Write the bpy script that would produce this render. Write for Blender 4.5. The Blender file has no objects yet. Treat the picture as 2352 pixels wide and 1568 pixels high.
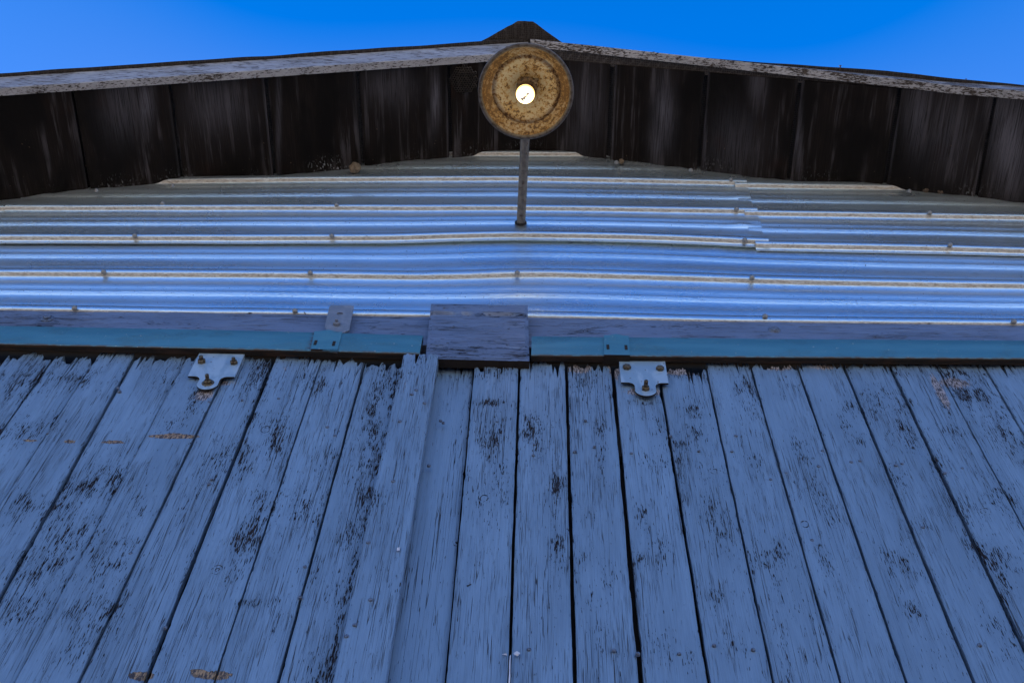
import bpy, bmesh, math, random
from mathutils import Vector, Matrix, noise
random.seed(7)
scene = bpy.context.scene
C = scene.collection

# ------------------------------------------------------------------ camera, world, sun, exposure
F = 2840.0                                   # focal length in units of a 2352 wide frame
CAM = Vector((0.0, -1.85, 1.6))
Zc = Vector((94, 1579, -F)).normalized()     # world up seen from the camera
Xc = Vector((1, -0.016, (94 - 0.016 * 1579) / F)).normalized()
Xc = (Xc - Zc * Xc.dot(Zc)).normalized()
Yc = Zc.cross(Xc).normalized()
R = Matrix((Xc, Yc, Zc))                     # world <- camera rotation
cam_data = bpy.data.cameras.new('camera')
cam = bpy.data.objects.new('camera', cam_data); C.objects.link(cam)
cam.matrix_world = Matrix.Translation(CAM) @ R.to_4x4()
cam_data.sensor_width = 36.0
cam_data.lens = 36.0 * F / 2352.0
cam_data.clip_start = 0.05; cam_data.clip_end = 2000
scene.camera = cam

SUN_EL, SUN_AZ = math.radians(58), math.radians(-3)   # sun stands behind the barn (+Y), a little to the right
world = bpy.data.worlds.new('World'); scene.world = world; world.use_nodes = True
wn = world.node_tree.nodes; wl = world.node_tree.links
bg = wn['Background']
sky = wn.new('ShaderNodeTexSky'); sky.sky_type = 'NISHITA'; sky.sun_disc = False
sky.sun_elevation = SUN_EL; sky.sun_rotation = SUN_AZ
sky.air_density = 1.0; sky.dust_density = 0.2; sky.ozone_density = 4.0; sky.altitude = 300
# the deep blue of a dry clear sky: richest overhead, paler towards the horizon all round
wtc = wn.new('ShaderNodeTexCoord'); wsx = wn.new('ShaderNodeSeparateXYZ'); wl.new(wtc.outputs['Generated'], wsx.inputs[0])
wmr = wn.new('ShaderNodeFloatCurve'); wl.new(wsx.outputs[2], wmr.inputs['Value'])
cv = wmr.mapping.curves[0]                      # saturation / 2 against the sine of the elevation
cv.points[0].location = (0.0, .50); cv.points[1].location = (1.0, .80)
for p_ in ((.35, .60), (.70, .68), (.90, .69), (.965, .78)): cv.points.new(*p_)
wmr.mapping.update()
wm2 = wn.new('ShaderNodeMath'); wm2.operation = 'MULTIPLY'; wm2.inputs[1].default_value = 2.0; wl.new(wmr.outputs[0], wm2.inputs[0])
wmv = wn.new('ShaderNodeMapRange'); wl.new(wsx.outputs[2], wmv.inputs['Value'])
for i_, v_ in zip(('From Min','From Max','To Min','To Max'), (.84, .98, 1.04, .76)): wmv.inputs[i_].default_value = v_
whs = wn.new('ShaderNodeHueSaturation'); wl.new(sky.outputs[0], whs.inputs['Color'])
wl.new(wm2.outputs[0], whs.inputs['Saturation']); whs.inputs['Hue'].default_value = .509; wl.new(wmv.outputs[0], whs.inputs['Value'])
wl.new(whs.outputs[0], bg.inputs[0]); bg.inputs[1].default_value = 0.10
sd = bpy.data.lights.new('sun', 'SUN'); sd.energy = 5.0; sd.angle = math.radians(0.53); sd.color = (1.0, 0.93, 0.84)
so = bpy.data.objects.new('sun', sd); C.objects.link(so)
sdir = Vector((math.sin(SUN_AZ) * math.cos(SUN_EL), math.cos(SUN_AZ) * math.cos(SUN_EL), math.sin(SUN_EL)))
so.rotation_euler = (-sdir).to_track_quat('-Z', 'Y').to_euler(); so.location = sdir * 40
scene.view_settings.view_transform = 'Standard'; scene.view_settings.look = 'None'
scene.view_settings.exposure = 1.45; scene.view_settings.gamma = 1.0
scene.render.engine = 'CYCLES'

# ------------------------------------------------------------------ measuring helpers
def at(px, py, Y):
    """point on the vertical plane y = Y seen at survey mark (px, py)"""
    d = R @ Vector((px - 1176, 784 - py, -F))
    return CAM + d * ((Y - CAM.y) / d.y)
def at_z(px, py, z):
    d = R @ Vector((px - 1176, 784 - py, -F))
    return CAM + d * ((z - CAM.z) / d.z)
def proj(p):
    v = R.transposed() @ (Vector(p) - CAM)
    return (1176 + F * v.x / -v.z, 784 - F * v.y / -v.z)
def lerp(a, b, t): return a + (b - a) * t
def poly_at(pts, x):
    if x <= pts[0][0]: a, b = pts[0], pts[1]
    elif x >= pts[-1][0]: a, b = pts[-2], pts[-1]
    else:
        for a, b in zip(pts, pts[1:]):
            if a[0] <= x <= b[0]: break
    return a[1] + (b[1] - a[1]) * (x - a[0]) / (b[0] - a[0])
def smooth_at(pts, x):
    s = 0; w = 0
    for k, g in ((-0.09, 1), (-0.045, 2), (0, 3), (0.045, 2), (0.09, 1)):
        s += poly_at(pts, x + k) * g; w += g
    return s / w
def nz(*p): return noise.noise(Vector(p))

# ------------------------------------------------------------------ object helpers
def new_obj(name, verts, faces, mat, parent=None, loc=None, smooth=False, mats=None, mi=None):
    loc = Vector(loc) if loc is not None else Vector((0, 0, 0))
    me = bpy.data.meshes.new(name)
    me.from_pydata([tuple(Vector(v) - loc) for v in verts], [], faces)
    for m in (mats or [mat]): me.materials.append(m)
    if mi: me.polygons.foreach_set('material_index', mi)
    if smooth: me.polygons.foreach_set('use_smooth', [True] * len(me.polygons))
    me.update()
    o = bpy.data.objects.new(name, me); C.objects.link(o); o.location = loc
    if parent is not None: set_parent(o, parent)
    return o
def world_loc(o):
    l = Vector(o.location)
    while o.parent is not None:
        o = o.parent; l += o.location
    return l
def set_parent(o, p):
    o.location = Vector(o.location) - world_loc(p)
    o.parent = p
def empty(name, loc):
    o = bpy.data.objects.new(name, None); C.objects.link(o); o.location = loc; o.empty_display_size = 0.1
    return o
def tag(o, label=None, cat=None, group=None, kind=None):
    if label: o['label'] = label
    if cat: o['category'] = cat
    if group: o['group'] = group
    if kind: o['kind'] = kind
    return o
class MB:
    def __init__(s): s.v = []; s.f = []; s.mi = []
    def add(s, verts, faces, mi=0):
        b = len(s.v); s.v += [Vector(v) for v in verts]
        s.f += [tuple(i + b for i in f) for f in faces]; s.mi += [mi] * len(faces)
    def box(s, lo, hi, mi=0):
        x0, y0, z0 = lo; x1, y1, z1 = hi
        s.add([(x0,y0,z0),(x1,y0,z0),(x1,y1,z0),(x0,y1,z0),(x0,y0,z1),(x1,y0,z1),(x1,y1,z1),(x0,y1,z1)],
              [(3,2,1,0),(4,5,6,7),(0,1,5,4),(1,2,6,5),(2,3,7,6),(3,0,4,7)], mi)
    def hexa(s, p, mi=0):   # 8 corners: bottom four then top four, same winding as box
        s.add(p, [(3,2,1,0),(4,5,6,7),(0,1,5,4),(1,2,6,5),(2,3,7,6),(3,0,4,7)], mi)
    def lathe(s, prof, origin, axis, n=32, mi=0, cap0=False, cap1=False, ph=0.0):
        axis = Vector(axis).normalized(); o = Vector(origin)
        a = Vector((1,0,0)) if abs(axis.x) < .9 else Vector((0,1,0))
        u = axis.cross(a).normalized(); w = axis.cross(u)
        vs = []; fs = []
        for r, h in prof:
            for k in range(n):
                t = 2*math.pi*(k+ph)/n
                vs.append(o + axis*h + (u*math.cos(t) + w*math.sin(t))*r)
        for i in range(len(prof)-1):
            for k in range(n):
                fs.append((i*n+k, i*n+(k+1)%n, (i+1)*n+(k+1)%n, (i+1)*n+k))
        if cap0: fs.append(tuple(reversed(range(n))))
        if cap1: fs.append(tuple(range((len(prof)-1)*n, len(prof)*n)))
        s.add(vs, fs, mi)
    def tube(s, pts, r, n=16, mi=0):
        pts = [Vector(p) for p in pts]; vs = []; fs = []
        up = Vector((1,0,0))
        for i, p in enumerate(pts):
            t = (pts[min(i+1,len(pts)-1)] - pts[max(i-1,0)]).normalized()
            u = (up - t*up.dot(t)).normalized(); w = t.cross(u)
            rr = r[i] if isinstance(r, (list,tuple)) else r
            for k in range(n):
                a = 2*math.pi*k/n; vs.append(p + (u*math.cos(a)+w*math.sin(a))*rr)
        for i in range(len(pts)-1):
            for k in range(n):
                fs.append((i*n+k, i*n+(k+1)%n, (i+1)*n+(k+1)%n, (i+1)*n+k))
        fs.append(tuple(reversed(range(n)))); fs.append(tuple(range((len(pts)-1)*n, len(pts)*n)))
        s.add(vs, fs, mi)
    def build(s, name, mats, parent=None, loc=None, smooth=False):
        if not isinstance(mats, (list,tuple)): mats = [mats]
        return new_obj(name, s.v, s.f, None, parent, loc, smooth, mats, s.mi)
def shade_auto(o, ang=35):
    me = o.data; me.polygons.foreach_set('use_smooth', [True]*len(me.polygons))
    bm = bmesh.new(); bm.from_mesh(me)
    for e in bm.edges:
        if len(e.link_faces) != 2 or e.calc_face_angle(0) > math.radians(ang): e.smooth = False
    bm.to_mesh(me); bm.free()

# ------------------------------------------------------------------ materials
class NT:
    def __init__(s, name):
        s.m = bpy.data.materials.new(name); s.m.use_nodes = True
        s.t = s.m.node_tree; s.n = s.t.nodes; s.l = s.t.links
        s.b = s.n['Principled BSDF']
        s.tc = s.n.new('ShaderNodeTexCoord'); s.oi = s.n.new('ShaderNodeObjectInfo')
    def math(s, op, a, b=None, c=None, clamp=False):
        n = s.n.new('ShaderNodeMath'); n.operation = op; n.use_clamp = clamp
        for i, x in enumerate((a, b, c)):
            if x is None: continue
            if isinstance(x, (int, float)): n.inputs[i].default_value = x
            else: s.l.new(x, n.inputs[i])
        return n.outputs[0]
    def co(s, scale, seed=0.0, rnd=True):
        m = s.n.new('ShaderNodeVectorMath'); m.operation = 'MULTIPLY'
        s.l.new(s.tc.outputs['Object'], m.inputs[0]); m.inputs[1].default_value = scale
        a = s.n.new('ShaderNodeVectorMath'); a.operation = 'ADD'
        s.l.new(m.outputs[0], a.inputs[0])
        k = s.math('MULTIPLY_ADD', s.oi.outputs['Random'], 173.0 if rnd else 0.0, seed)
        cb = s.n.new('ShaderNodeCombineXYZ')
        for i in range(3): s.l.new(k, cb.inputs[i])
        s.l.new(cb.outputs[0], a.inputs[1]); return a.outputs[0]
    def noise(s, scale, detail=3, rough=.55, seed=0.0, dist=0.0, rnd=True, sc=1.0):
        n = s.n.new('ShaderNodeTexNoise'); n.inputs['Scale'].default_value = sc
        n.inputs['Detail'].default_value = detail; n.inputs['Roughness'].default_value = rough
        n.inputs['Distortion'].default_value = dist
        s.l.new(s.co(scale, seed, rnd), n.inputs['Vector']); return n.outputs['Fac']
    def map(s, v, a, b, c=0.0, d=1.0, smooth=True):
        n = s.n.new('ShaderNodeMapRange'); n.interpolation_type = 'SMOOTHSTEP' if smooth else 'LINEAR'
        s.l.new(v, n.inputs['Value'])
        for i, x in zip(('From Min','From Max','To Min','To Max'), (a,b,c,d)):
            if isinstance(x, (int, float)): n.inputs[i].default_value = x
            else: s.l.new(x, n.inputs[i])
        return n.outputs['Result']
    def mix(s, f, a, b):
        n = s.n.new('ShaderNodeMix'); n.data_type = 'RGBA'
        if isinstance(f, (int,float)): n.inputs[0].default_value = f
        else: s.l.new(f, n.inputs[0])
        for i, x in ((6, a), (7, b)):
            if isinstance(x, tuple): n.inputs[i].default_value = (*x, 1) if len(x) == 3 else x
            else: s.l.new(x, n.inputs[i])
        return n.outputs[2]
    def attr(s, name):
        n = s.n.new('ShaderNodeAttribute'); n.attribute_name = name; return n.outputs['Fac']
    def bump(s, h, dist=.002, strength=1.0, normal=None):
        n = s.n.new('ShaderNodeBump'); n.inputs['Distance'].default_value = dist; n.inputs['Strength'].default_value = strength
        s.l.new(h, n.inputs['Height'])
        if normal: s.l.new(normal, n.inputs['Normal'])
        return n.outputs[0]
    def out(s, color=None, rough=None, metal=None, normal=None, spec=None):
        for k, x in (('Base Color', color), ('Roughness', rough), ('Metallic', metal), ('Normal', normal), ('Specular IOR Level', spec)):
            if x is None: continue
            i = s.b.inputs[k]
            if isinstance(x, tuple): i.default_value = (*x, 1)
            elif isinstance(x, (int,float)): i.default_value = x
            else: s.l.new(x, i)
        return s.m

def V(ax, across, along, thick=None):
    """scale vector with the grain along axis ax"""
    v = [across]*3; v[ax] = along
    return tuple(v)

def painted_wood(name, ax, paint, wear0=0.0, dark=(.014,.013,.017), dash=1.0, use_attr=True, tint=.25, hairk=1.0):
    t = NT(name)
    patch = t.noise(V(ax, 11, 3.4), 4, .6, 3.1)
    patch2 = t.noise(V(ax, 30, 9), 3, .6, 9.7)
    w = t.map(patch, .50, .78, wear0, 1.0)
    w = t.math('MULTIPLY', w, t.map(patch2, .3, .62, .25, 1.0))
    w = t.math('MULTIPLY', w, .3+.7*hairk)
    if use_attr:
        brk = t.map(t.noise(V(ax, 48, 15), 3, .65, 155.0), .34, .60, .30, 1.15)
        w = t.math('ADD', w, t.math('MULTIPLY', t.attr('wear'), brk), clamp=True)
    dashes = t.noise(V(ax, 390*dash, 38*dash), 2, .6, 21.0)
    dashes2 = t.noise(V(ax, 620*dash, 60*dash), 1, .5, 47.0)
    dd = t.math('MULTIPLY_ADD', dashes2, .28, t.math('MULTIPLY', dashes, .72))
    thr = t.map(w, 0, 1, .665, .455, smooth=False)
    thr2 = t.math('ADD', thr, .035)
    flake = t.map(dd, thr, thr2)
    # long drying cracks
    cr = t.noise(V(ax, 75, 1.3), 3, .55, 60.0, .15)
    crl = t.map(t.math('ABSOLUTE', t.math('SUBTRACT', cr, .5)), .004, .011, 1.0, 0.0)
    crm = t.map(t.noise(V(ax, 9, 2.2), 2, .5, 71.0), .47, .58)
    crack = t.math('MULTIPLY', crl, crm)
    grain = t.noise(V(ax, 480, 9), 3, .6, 33.0)
    hair = t.noise(V(ax, 620*dash, 11*dash), 2, .6, 130.0)
    hm = t.map(t.noise(V(ax, 13, 2.6), 3, .6, 140.0), .42, .60, .0, hairk)
    hair = t.math('MULTIPLY', t.map(hair, t.map(hm, 0, 1, .68, .53, smooth=False), .70), .60)
    dk = t.math('MAXIMUM', t.math('MAXIMUM', flake, hair), t.math('MULTIPLY', crack, .85))
    tone = t.noise(V(ax, 16, 2.5), 4, .6, 88.0)
    pc = t.mix(t.map(tone, .3, .7, 0, 1), tuple(c*(1-tint*.5) for c in paint), tuple(min(1,c*(1+tint*.5)) for c in paint))
    bright = t.math('MULTIPLY_ADD', t.oi.outputs['Random'], .26, .0)
    pc = t.mix(bright, pc, tuple(c*.55 for c in paint))
    pc = t.mix(t.map(grain, .35, .62, .26*(.4+.6*hairk), 0.0), pc, tuple(c*.45 for c in paint))
    # thin worn paint where wood greys through
    pc = t.mix(t.math('MULTIPLY', w, .45), pc, tuple(c*.45 for c in paint))
    # knots: small rings of cracks
    kv = t.n.new('ShaderNodeTexVoronoi'); kv.feature = 'F1'; kv.inputs['Scale'].default_value = 1.0
    kc = [6.5]*3; kc[ax] = 5.0
    t.l.new(t.co(tuple(kc), 7.0), kv.inputs['Vector'])
    ks = t.n.new('ShaderNodeSeparateColor'); t.l.new(kv.outputs['Color'], ks.inputs[0])
    kd = t.math('ADD', kv.outputs['Distance'], t.math('MULTIPLY', t.noise(V(ax, 60, 60), 2, .6, 66.0), .05))
    ring = t.map(t.math('SINE', t.math('MULTIPLY', kd, 130.0)), .55, .85)
    kgate = t.math('MULTIPLY', t.map(kd, .10, .14, 1, 0), t.map(ks.outputs[0], .62, .64))
    knot = t.math('MULTIPLY', t.math('MULTIPLY', ring, kgate), t.map(t.noise(V(ax, 70, 90), 2, .6, 91.0), .46, .56))
    dk = t.math('MAXIMUM', dk, knot)
    wood = t.mix(t.map(t.noise(V(ax, 260, 20), 3, .7, 5.0), .45, .75), dark, tuple(c*3+.008 for c in dark))
    col = t.mix(dk, pc, wood)
    hgt = t.math('SUBTRACT', t.math('MULTIPLY', grain, .28), t.math('MULTIPLY', dk, 1.0))
    if use_attr:
        b = t.attr('bare')
        bg_ = t.noise(V(ax, 160, 160), 3, .6, 12.0)
        bm_ = t.map(t.math('ADD', b, t.math('MULTIPLY', bg_, .6)), .72, .80)
        tan = t.mix(t.map(t.noise(V(ax, 220, 70), 3, .7, 14.0), .42, .6), (.05,.032,.02), (.36,.24,.13))
        col = t.mix(bm_, col, tan)
        hgt = t.math('SUBTRACT', hgt, t.math('MULTIPLY', bm_, 1.2))
        g = t.attr('grey')          # weathered grey end grain
        gm = t.map(t.math('ADD', g, t.math('MULTIPLY', t.noise(V(ax, 260, 45), 3, .7, 17.0), .8)), .85, .98)
        gc = t.mix(t.map(t.noise(V(ax, 420, 60), 2, .6, 19.0), .44, .56), (.045,.036,.036), (.34,.31,.33))
        col = t.mix(gm, col, gc)
    nb = t.bump(hgt, .0022, .9)
    nb = t.bump(t.noise(V(ax, 55, 14), 3, .5, 2.0), .004, .35, nb)
    return t.out(col, t.map(dk, 0, 1, .42, .95), 0.0, nb, t.map(dk, 0, 1, .6, .1))

PAINT = (.165, .262, .415)
M = {}
M['plank'] = painted_wood('painted_plank', 2, PAINT)
M['plank_x'] = painted_wood('painted_board_level', 0, (.125,.175,.30), wear0=.10)
M['plank_smooth'] = painted_wood('painted_smooth_board', 2, (.160,.257,.41), dash=.9, tint=.12, hairk=.25)
M['plank_smooth'].name = 'painted_smooth_board'
M['fascia'] = painted_wood('painted_fascia', 0, (.44,.44,.47), wear0=.50, dark=(.05,.042,.038), dash=.6, use_attr=True)

def dark_wood():
    t = NT('dark_soffit_wood')
    streak = t.noise((38, 1.9, 38), 4, .65, 1.0, .3)
    fine = t.noise((300, 7, 300), 3, .7, 4.0)
    mask = t.noise((6.5, 2.4, 6.5), 3, .6, 8.0)
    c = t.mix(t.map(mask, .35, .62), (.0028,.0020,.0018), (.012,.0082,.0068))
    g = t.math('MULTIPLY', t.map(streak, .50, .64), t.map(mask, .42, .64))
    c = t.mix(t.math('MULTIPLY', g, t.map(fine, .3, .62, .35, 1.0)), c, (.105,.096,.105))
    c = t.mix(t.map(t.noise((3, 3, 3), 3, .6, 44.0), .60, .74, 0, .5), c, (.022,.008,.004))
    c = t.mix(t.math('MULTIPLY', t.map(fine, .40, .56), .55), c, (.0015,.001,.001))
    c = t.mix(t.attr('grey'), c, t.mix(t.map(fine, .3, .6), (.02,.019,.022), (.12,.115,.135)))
    # remains of whitewash along the wall end
    sp = t.math('MULTIPLY', t.attr('flecks'), t.map(t.noise((180, 60, 180), 2, .6, 23.0), .60, .64))
    c = t.mix(sp, c, (.34,.35,.37))
    return t.out(c, .8, 0.0, t.bump(t.math('ADD', fine, streak), .002, .6), .15)
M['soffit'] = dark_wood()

def metal_siding():
    t = NT('grey_steel_siding')
    emb = t.noise((110, 260, 260), 2, .7, 2.0, .8, rnd=False)
    big = t.noise((1.5, 3, 3), 3, .6, 5.0)
    dirt = t.noise((26, 90, 90), 4, .7, 7.0)
    c = t.mix(t.map(big, .3, .7), (.66,.765,.845), (.72,.825,.90))
    c = t.mix(t.map(dirt, .56, .75, 0, .45), c, (.24,.21,.18))
    c = t.mix(t.map(t.noise((160,160,160), 2, .5, 15.0), .70, .73), c, (.10,.07,.045))
    # tan, duller and rougher tone on the lower slopes of the high ribs
    gm = t.math('MULTIPLY', t.attr('rib_tan'), t.map(t.noise((30, 200, 200), 4, .7, 33.0), .25, .60, .45, .95))
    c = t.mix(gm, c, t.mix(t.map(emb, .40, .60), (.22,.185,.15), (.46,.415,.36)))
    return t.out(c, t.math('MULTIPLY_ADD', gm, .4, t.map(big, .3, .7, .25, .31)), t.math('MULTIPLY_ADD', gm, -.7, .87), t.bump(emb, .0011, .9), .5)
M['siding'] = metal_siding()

def rusty_lip():
    t = NT('dark_rusty_steel')
    c = t.mix(t.map(t.noise((9,60,60),4,.7,1.0), .45, .65), (.005,.004,.004), (.028,.014,.008))
    return t.out(c, .85, 0.0, t.bump(t.noise((90,90,90),3,.6,3.0), .001, .6))
M['rust'] = rusty_lip()
def track_paint():
    t = NT('teal_track_paint')
    c = t.mix(t.map(t.noise((3,20,20),4,.6,1.0), .35, .7), (.046,.160,.250), (.062,.195,.295))
    ck = t.noise((60,260,260),3,.6,8.0,.5)
    ckl = t.math('MULTIPLY', t.map(t.math('ABSOLUTE', t.math('SUBTRACT', ck, .5)), .006,.02,1,0), t.map(t.noise((7,12,12),2,.5,6.0),.52,.6))
    c = t.mix(t.math('MULTIPLY',ckl,.6), c, (.03,.045,.05))
    ed = t.math('MULTIPLY', t.attr('edge'), t.map(t.noise((40,120,120),3,.7,31.0), .35,.6))
    c = t.mix(ed, c, (.07,.032,.015))
    c = t.mix(t.map(t.noise((130,170,170),1,.5,41.0), .76,.77), c, (.55,.55,.55))
    return t.out(c, .42, 0.0, t.bump(t.math('SUBTRACT', t.noise((120,120,120),2,.5,3.0), ckl), .0008, .6), .5)
M['track'] = track_paint()
def plate_paint():
    t = NT('grey_plate_paint')
    s = t.noise((22, 22, 10), 4, .6, 2.0, .6)
    c = t.mix(t.map(s, .42, .58), (.19,.29,.42), (.27,.38,.52))
    c = t.mix(t.map(t.noise((60,60,60),2,.5,9.0), .70,.73), c, (.10,.08,.07))
    return t.out(c, .30, 0.0, t.bump(s, .0006, .5), .8)
M['plate'] = plate_paint()
def strap_paint():
    t = NT('blue_grey_strap_paint')
    c = t.mix(t.map(t.noise((40,40,40),3,.6,2.0), .4,.65), (.13,.165,.235), (.175,.21,.29))
    return t.out(c, .5, 0.0, t.bump(t.noise((160,160,160),2,.5,3.0), .0006, .5), .5)
M['strap'] = strap_paint()
def brass():
    t = NT('tarnished_zinc')
    c = t.mix(t.map(t.noise((150,150,150),3,.7,2.0), .4,.62), (.15,.125,.085), (.05,.030,.018))
    return t.out(c, .5, .6, t.bump(t.noise((300,300,300),2,.6,3.0), .0006, .7), .5)
M['bolt'] = brass()
def painted_head():
    t = NT('painted_nail_head')
    c = t.mix(t.map(t.noise((200,200,200),2,.6,2.0), .45,.62), (.105,.15,.25), (.05,.06,.09))
    return t.out(c, .5, 0.0, None, .4)
M['nail'] = painted_head()
def galv():
    t = NT('galvanised_grey')
    c = t.mix(t.map(t.noise((60,60,30),4,.7,2.0), .4,.65), (.15,.14,.13), (.085,.08,.08))
    c = t.mix(t.map(t.noise((35,35,35),4,.7,6.0), .60,.66), c, (.06,.032,.018))
    return t.out(c, .55, .2, t.bump(t.noise((150,150,150),2,.6,3.0), .0006, .7), .5)
M['pipe'] = galv()
def screw_m():
    t = NT('screw_grey'); return t.out((.20,.215,.24), .4, .3, None, .5)
M['screw'] = screw_m()
def nail_rust():
    t = NT('rusty_nail'); return t.out((.07,.045,.035), .7, .3, None, .5)
M['nail_rust'] = nail_rust()

def shade_in():
    t = NT('rusty_enamel')
    spots = t.noise((68,68,68),5,.74,2.0)
    fine = t.noise((210,210,210),3,.6,6.0)
    big = t.noise((11,11,11),3,.6,4.0)
    x = t.math('ADD', t.math('MULTIPLY', spots, .75), t.math('MULTIPLY', fine, .25))
    x = t.math('ADD', x, t.math('MULTIPLY', t.math('SUBTRACT', big, .5), .28))
    x = t.math('ADD', x, t.math('MULTIPLY', t.attr('rust'), .085))
    c = t.mix(t.map(big, .35, .65), (.27,.245,.205), (.25,.19,.105))
    c = t.mix(t.map(x, .46, .55, 0, .9), c, (.21,.105,.016))
    c = t.mix(t.map(x, .535, .575), c, (.040,.016,.005))
    c = t.mix(t.math('MULTIPLY', t.attr('rust'), .38), c, (.20,.095,.02))
    return t.out(c, .55, 0.0, t.bump(x, .0012, .5), .4)
M['enamel'] = shade_in()
def shade_out():
    t = NT('weathered_shade_steel')
    c = t.mix(t.map(t.noise((60,60,60),4,.7,2.0), .45,.62), (.095,.085,.078), (.04,.027,.018))
    return t.out(c, .6, .1, t.bump(t.noise((120,120,120),3,.6,2.0), .0008,.5))
M['shade_out'] = shade_out()
def socket_m():
    t = NT('old_socket')
    c = t.mix(t.map(t.noise((80,80,80),3,.7,2.0), .4,.62), (.20,.13,.07), (.05,.035,.025))
    return t.out(c, .7, 0.0, t.bump(t.noise((160,160,160),3,.6,2.0), .001,.6))
M['socket'] = socket_m()
def bulb_m():
    t = NT('lit_bulb_glass')
    g = t.noise((38,38,70),3,.6,11.0,1.6, rnd=False)
    # burnt smears near the end of the bulb
    sp = t.n.new('ShaderNodeSeparateXYZ'); t.l.new(t.tc.outputs['Object'], sp.inputs[0])
    d1 = t.math('ADD', t.math('MULTIPLY', sp.outputs[0], .62), t.math('MULTIPLY', sp.outputs[1], -.78))
    ln = t.map(t.math('ABSOLUTE', t.math('ADD', t.math('MULTIPLY', sp.outputs[0], .78), t.math('ADD', t.math('MULTIPLY', sp.outputs[1], .62), t.math('MULTIPLY_ADD', g, .024, -.012)))), .0045, .0075, 1, 0)
    ext = t.map(t.math('ABSOLUTE', d1), .015, .021, 1, 0)
    down = t.map(sp.outputs[2], -.012, -.018, 0, 1)
    mk = t.math('MULTIPLY', t.math('MULTIPLY', ln, ext), t.math('MULTIPLY', down, t.map(t.noise((150,150,150),2,.6,5.0,rnd=False), .30,.40)))
    nk = t.map(t.math('ABSOLUTE', sp.outputs[2]), .004, .022, 1, 0)
    t.out((.85,.78,.62), .3)
    t.l.new(t.mix(mk, t.mix(nk, (1.0,.82,.44), (1.0,.52,.07)), (.08,.028,.003)), t.b.inputs['Emission Color'])
    t.l.new(t.math('MULTIPLY', t.map(mk, 0, 1, 3.0, .35), t.map(nk, 0, 1, 1.1, .24)), t.b.inputs['Emission Strength'])
    return t.m
M['bulb'] = bulb_m()
def roofing():
    t = NT('dark_roofing_felt')
    v = t.n.new('ShaderNodeTexVoronoi'); v.feature = 'DISTANCE_TO_EDGE'; v.inputs['Scale'].default_value = 1.0; v.inputs['Randomness'].default_value = .25
    t.l.new(t.co((110,110,110), 0.0, False), v.inputs['Vector'])
    e = t.map(v.outputs['Distance'], .04, .16)
    c = t.mix(e, (.055,.050,.050), (.022,.018,.018))
    c = t.mix(t.map(t.noise((16,16,16),4,.7,3.0), .60,.68, 0,.5), c, (.13,.12,.12))
    return t.out(c, .85, 0.0, t.bump(e, .002, .9))
M['roofing'] = roofing()
def nest_m():
    t = NT('grey_paper_comb')
    c = t.mix(t.map(t.noise((60,60,60),3,.6,1.0), .4,.6), (.022,.018,.016), (.055,.046,.040))
    return t.out(c, .9)
M['nest'] = nest_m()
def mud_m():
    t = NT('dried_mud')
    c = t.mix(t.map(t.noise((90,90,90),4,.7,1.0), .4,.6), (.20,.155,.11), (.11,.08,.055))
    return t.out(c, .95, 0.0, t.bump(t.noise((200,200,200),3,.7,1.0), .002, .9))
M['mud'] = mud_m()
def fluff_m():
    t = NT('brown_cocoon_silk')
    c = t.mix(t.map(t.noise((200,200,200),3,.7,1.0), .4,.6), (.13,.095,.07), (.05,.035,.026))
    return t.out(c, .95)
M['fluff'] = fluff_m()
def plain(name, c, r=.9):
    t = NT(name); c2 = t.mix(t.map(t.noise((14,14,14),4,.6,1.0), .35,.65), tuple(x*.75 for x in c), tuple(x*1.2 for x in c))
    return t.out(c2, r)
M['black'] = plain('dark_inside_wood', (.012,.009,.008))
M['brown'] = plain('brown_backing_wood', (.022,.010,.005))
M['flake'] = plain('pale_paint_flake', (.50,.54,.66), .6)
M['debris'] = plain('dry_debris', (.09,.055,.03))
def ground_m():
    t = NT('dry_gravel_ground')
    a = t.noise((.25,.25,.25),5,.6,1.0); b = t.noise((30,30,30),3,.7,2.0)
    c = t.mix(t.map(a,.35,.65), (.185,.150,.115), (.235,.195,.155))
    c = t.mix(t.map(b,.4,.7,0,.5), c, (.13,.11,.09))
    return t.out(c, .95, 0.0, t.bump(b, .01, .6))
M['ground'] = ground_m()

# ------------------------------------------------------------------ ground
g = new_obj('ground', [(-400,-400,0),(400,-400,0),(400,400,0),(-400,400,0)], [(0,1,2,3)], M['ground'])
tag(g, 'dry gravel ground in front of the barn', kind='structure')

# ------------------------------------------------------------------ the barn
barn = empty('barn', (0, 0, 0))
tag(barn, 'weathered barn gable with ribbed steel siding under a dark board overhang', 'barn')
SY = 0.030            # base plane of the siding

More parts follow.
